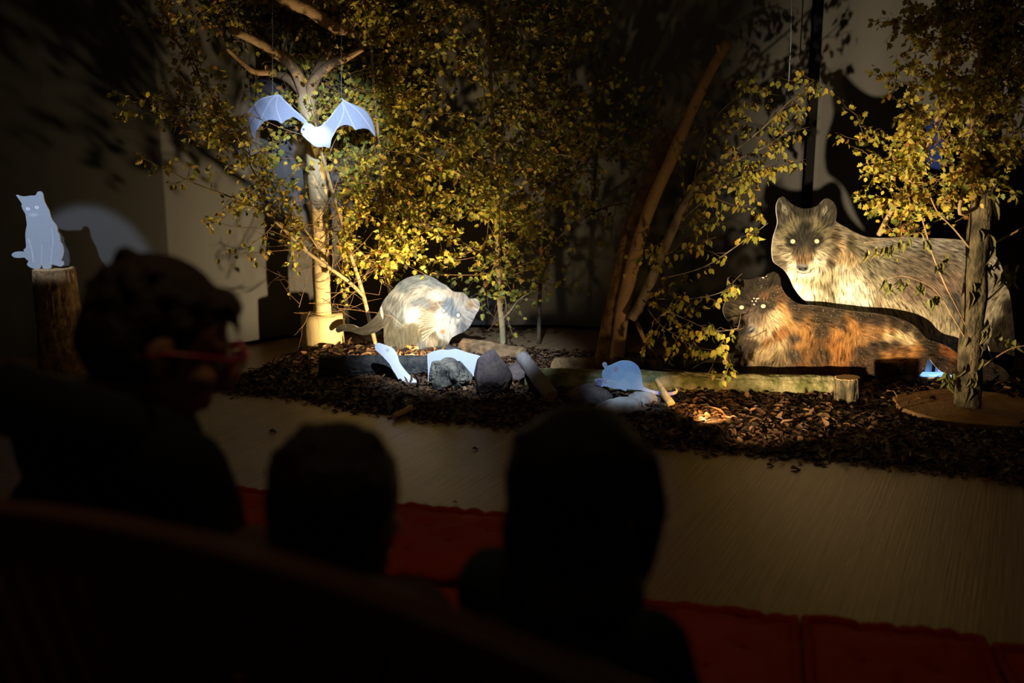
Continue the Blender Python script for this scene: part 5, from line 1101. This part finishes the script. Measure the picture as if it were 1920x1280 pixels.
# adult, bent and looking down to the right
fwd = Vector((.85, .33, -.42)); hc = at(305, 600, 1.6) - frame(fwd)[2] * .035 + frame(fwd)[0] * .012
hip = Vector((hc.x, hc.y, 0)) - D_ * .12 - R_ * .20; hip.z = SEAT
t, P, fr, nk, br_, bd, arms = person('adult in a dark hooded coat and red glasses, bending down to the right', hc, fwd, hip, 1.0, 1.10, M['coat'], M['hair_brown'], .25, None, .215, .06)
Hb = Blob(); hs = 1.10
Hb.ell(P(-.022, 0, .036), fr, (.100 * hs, .083 * hs, .092 * hs)); Hb.ell(P(-.048, 0, -.005), fr, (.076 * hs, .082 * hs, .080 * hs)); Hb.ell(P(.056, 0, .085), fr, (.036 * hs, .056 * hs, .024 * hs))
for k in range(60):
    a = rnd.uniform(-2.6, 2.6); zz = rnd.uniform(-.05, .105); r_ = .095
    x = -.028 - .09 * math.cos(a) * math.sqrt(max(0, 1 - ((zz - .03) / .11) ** 2)); y = .085 * math.sin(a) * math.sqrt(max(0, 1 - ((zz - .03) / .11) ** 2))
    Hb.ball(P(x, y, zz), rnd.uniform(.010, .015))
Hb.cap(P(.078, 0, .078), P(.104, .01, .056), .009, .004); Hb.cap(P(.076, -.02, .076), P(.100, -.02, .048), .008, .004)
Hb.build('hair', M['hair_brown'], t, .006, 9, (.005, .03))
# glasses (frame > lenses)
G = Tubes()
def rim(y):
    pts = []
    for k in range(25):
        a = 2 * math.pi * k / 24; e = 4.0; cx, cy = math.cos(a), math.sin(a); rr = (abs(cx) ** e + abs(cy) ** e) ** (-1 / e); pts.append(P(.116 - abs(cx * rr) * .004, y + cx * rr * .027, .014 + cy * rr * .020))
    return pts
for y in (-.034, .034): G.add(rim(y), .0036, .0036, 8, caps=False)
G.add([P(.116, -.008, .022), P(.120, 0, .024), P(.116, .008, .022)], .0034, .0034, 8)
for sd in (-1, 1): G.add([P(.112, sd * .062, .024), P(.06, sd * .078, .014), P(.0, sd * .084, .0), P(-.02, sd * .082, -.015)], .0036, .003, 8)
gl = G.build('glasses', M['glasses'], t)
for y in (-.034, .034):
    r_ = rim(y)[:-1]; n = len(r_); mesh_obj('lens', r_ + [p - fr[0] * .0016 for p in r_], [tuple(range(n)), tuple(range(n, 2 * n))[::-1]] + [(j, n + j, n + (j + 1) % n, (j + 1) % n) for j in range(n)], M['glass'], gl)
hd = Tubes(); ring = []
for k in range(21):
    a = math.pi * 2 * k / 20; ring.append(nk + br_ * .135 * math.cos(a) + bd * (.115 * math.sin(a) - .03) + UP * (.035 - .05 * math.sin(a)))
hd.add(ring, .05, .05, 12, .35, caps=False); hd.build('hood', M['coat'], t)
ring2 = [nk + (p - nk) * .72 + UP * .03 for p in ring]; Tubes().add(ring2, .028, .028, 10, .3, caps=False).build('collar', M['lining'], t)

# short haired child
hc = at(640, 962, 1.3); fwd = Vector((.42, .9, -.12)); hs = .97
hip = Vector((hc.x, hc.y, 0)) - D_ * .02; hip.z = SEAT
t, P, fr, nk, br_, bd, arms = person('short haired child in a brown shirt seen from behind, in the middle of the bench', hc, fwd, hip, .72, hs, M['shirt'], M['hair_brown'], .15, Vector((0, 0, .05)), .21, .05, .40, .0055)
Hb = Blob(); Hb.ell(P(-.020, 0, .038), fr, (.104 * hs, .089 * hs, .098 * hs)); Hb.ell(P(-.045, 0, -.015), fr, (.070 * hs, .080 * hs, .078 * hs)); Hb.ell(P(.045, 0, .07), fr, (.045 * hs, .056 * hs, .026 * hs))
for k in range(40): a = rnd.uniform(-2.4, 2.4); zz = rnd.uniform(.0, .12); q = math.sqrt(max(0, 1 - ((zz - .03) / .115) ** 2)); Hb.ball(P(-.024 - .086 * math.cos(a) * q, .080 * math.sin(a) * q, zz), rnd.uniform(.011, .015))
Hb.build('hair', M['hair_brown'], t, .0055, 9, (.003, .02))
c_ = Tubes(); ring = [nk + br_ * .052 * math.cos(a) + bd * .050 * math.sin(a) + UP * .012 for a in np.linspace(0, 2 * math.pi, 21)]; c_.add(ring, .013, .013, 8, caps=False).build('collar', M['shirt'], t)

# long haired child
hc = at(1096, 938, 1.25); fwd = Vector((.72, .68, -.10)); hs = .96
hip = Vector((hc.x, hc.y, 0)) - D_ * .03; hip.z = SEAT
t, P, fr, nk, br_, bd, arms = person('long haired child in a navy top seen from behind, rightmost of the three people', hc, fwd, hip, .72, hs, M['blue_coat'], M['hair_dark'], .3, None, .19, .06, .40, .0055)
Hb = Blob(); Hb.ell(P(-.018, 0, .034), fr, (.108 * hs, .094 * hs, .102 * hs)); Hb.ell(P(-.03, 0, -.04), fr, (.090 * hs, .094 * hs, .10 * hs))
hb = headc0 = hc
back = -D_
for k, (dz, w_, dp, off) in enumerate([(-.10, .108, .085, .045), (-.17, .118, .08, .07), (-.24, .128, .075, .085), (-.31, .135, .07, .09), (-.37, .125, .06, .09)]):
    c = hc + UP * dz + back * off; Hb.ell(c, (br_, bd, UP), (w_, dp, .06))
for k in range(70):
    a = rnd.uniform(-1, 1); p0 = P(-.05 - .05 * (1 - a * a), a * .085, rnd.uniform(.0, .09)); p2 = hc + br_ * a * .135 + back * (.13 + .02 * (1 - a * a)) + UP * rnd.uniform(-.40, -.28); p1 = (p0 + p2) / 2 + back * .03 + br_ * a * .02
    Hb.chain([p0, p1, p2], [.012, .015, .008])
Hb.chain([P(.03, -.070, .07), P(.062, -.072, .0), P(.058, -.070, -.07), P(.03, -.07, -.14)], [.022, .020, .016, .008])
Hb.build('hair', M['hair_dark'], t, .006, 6, (.003, .015))
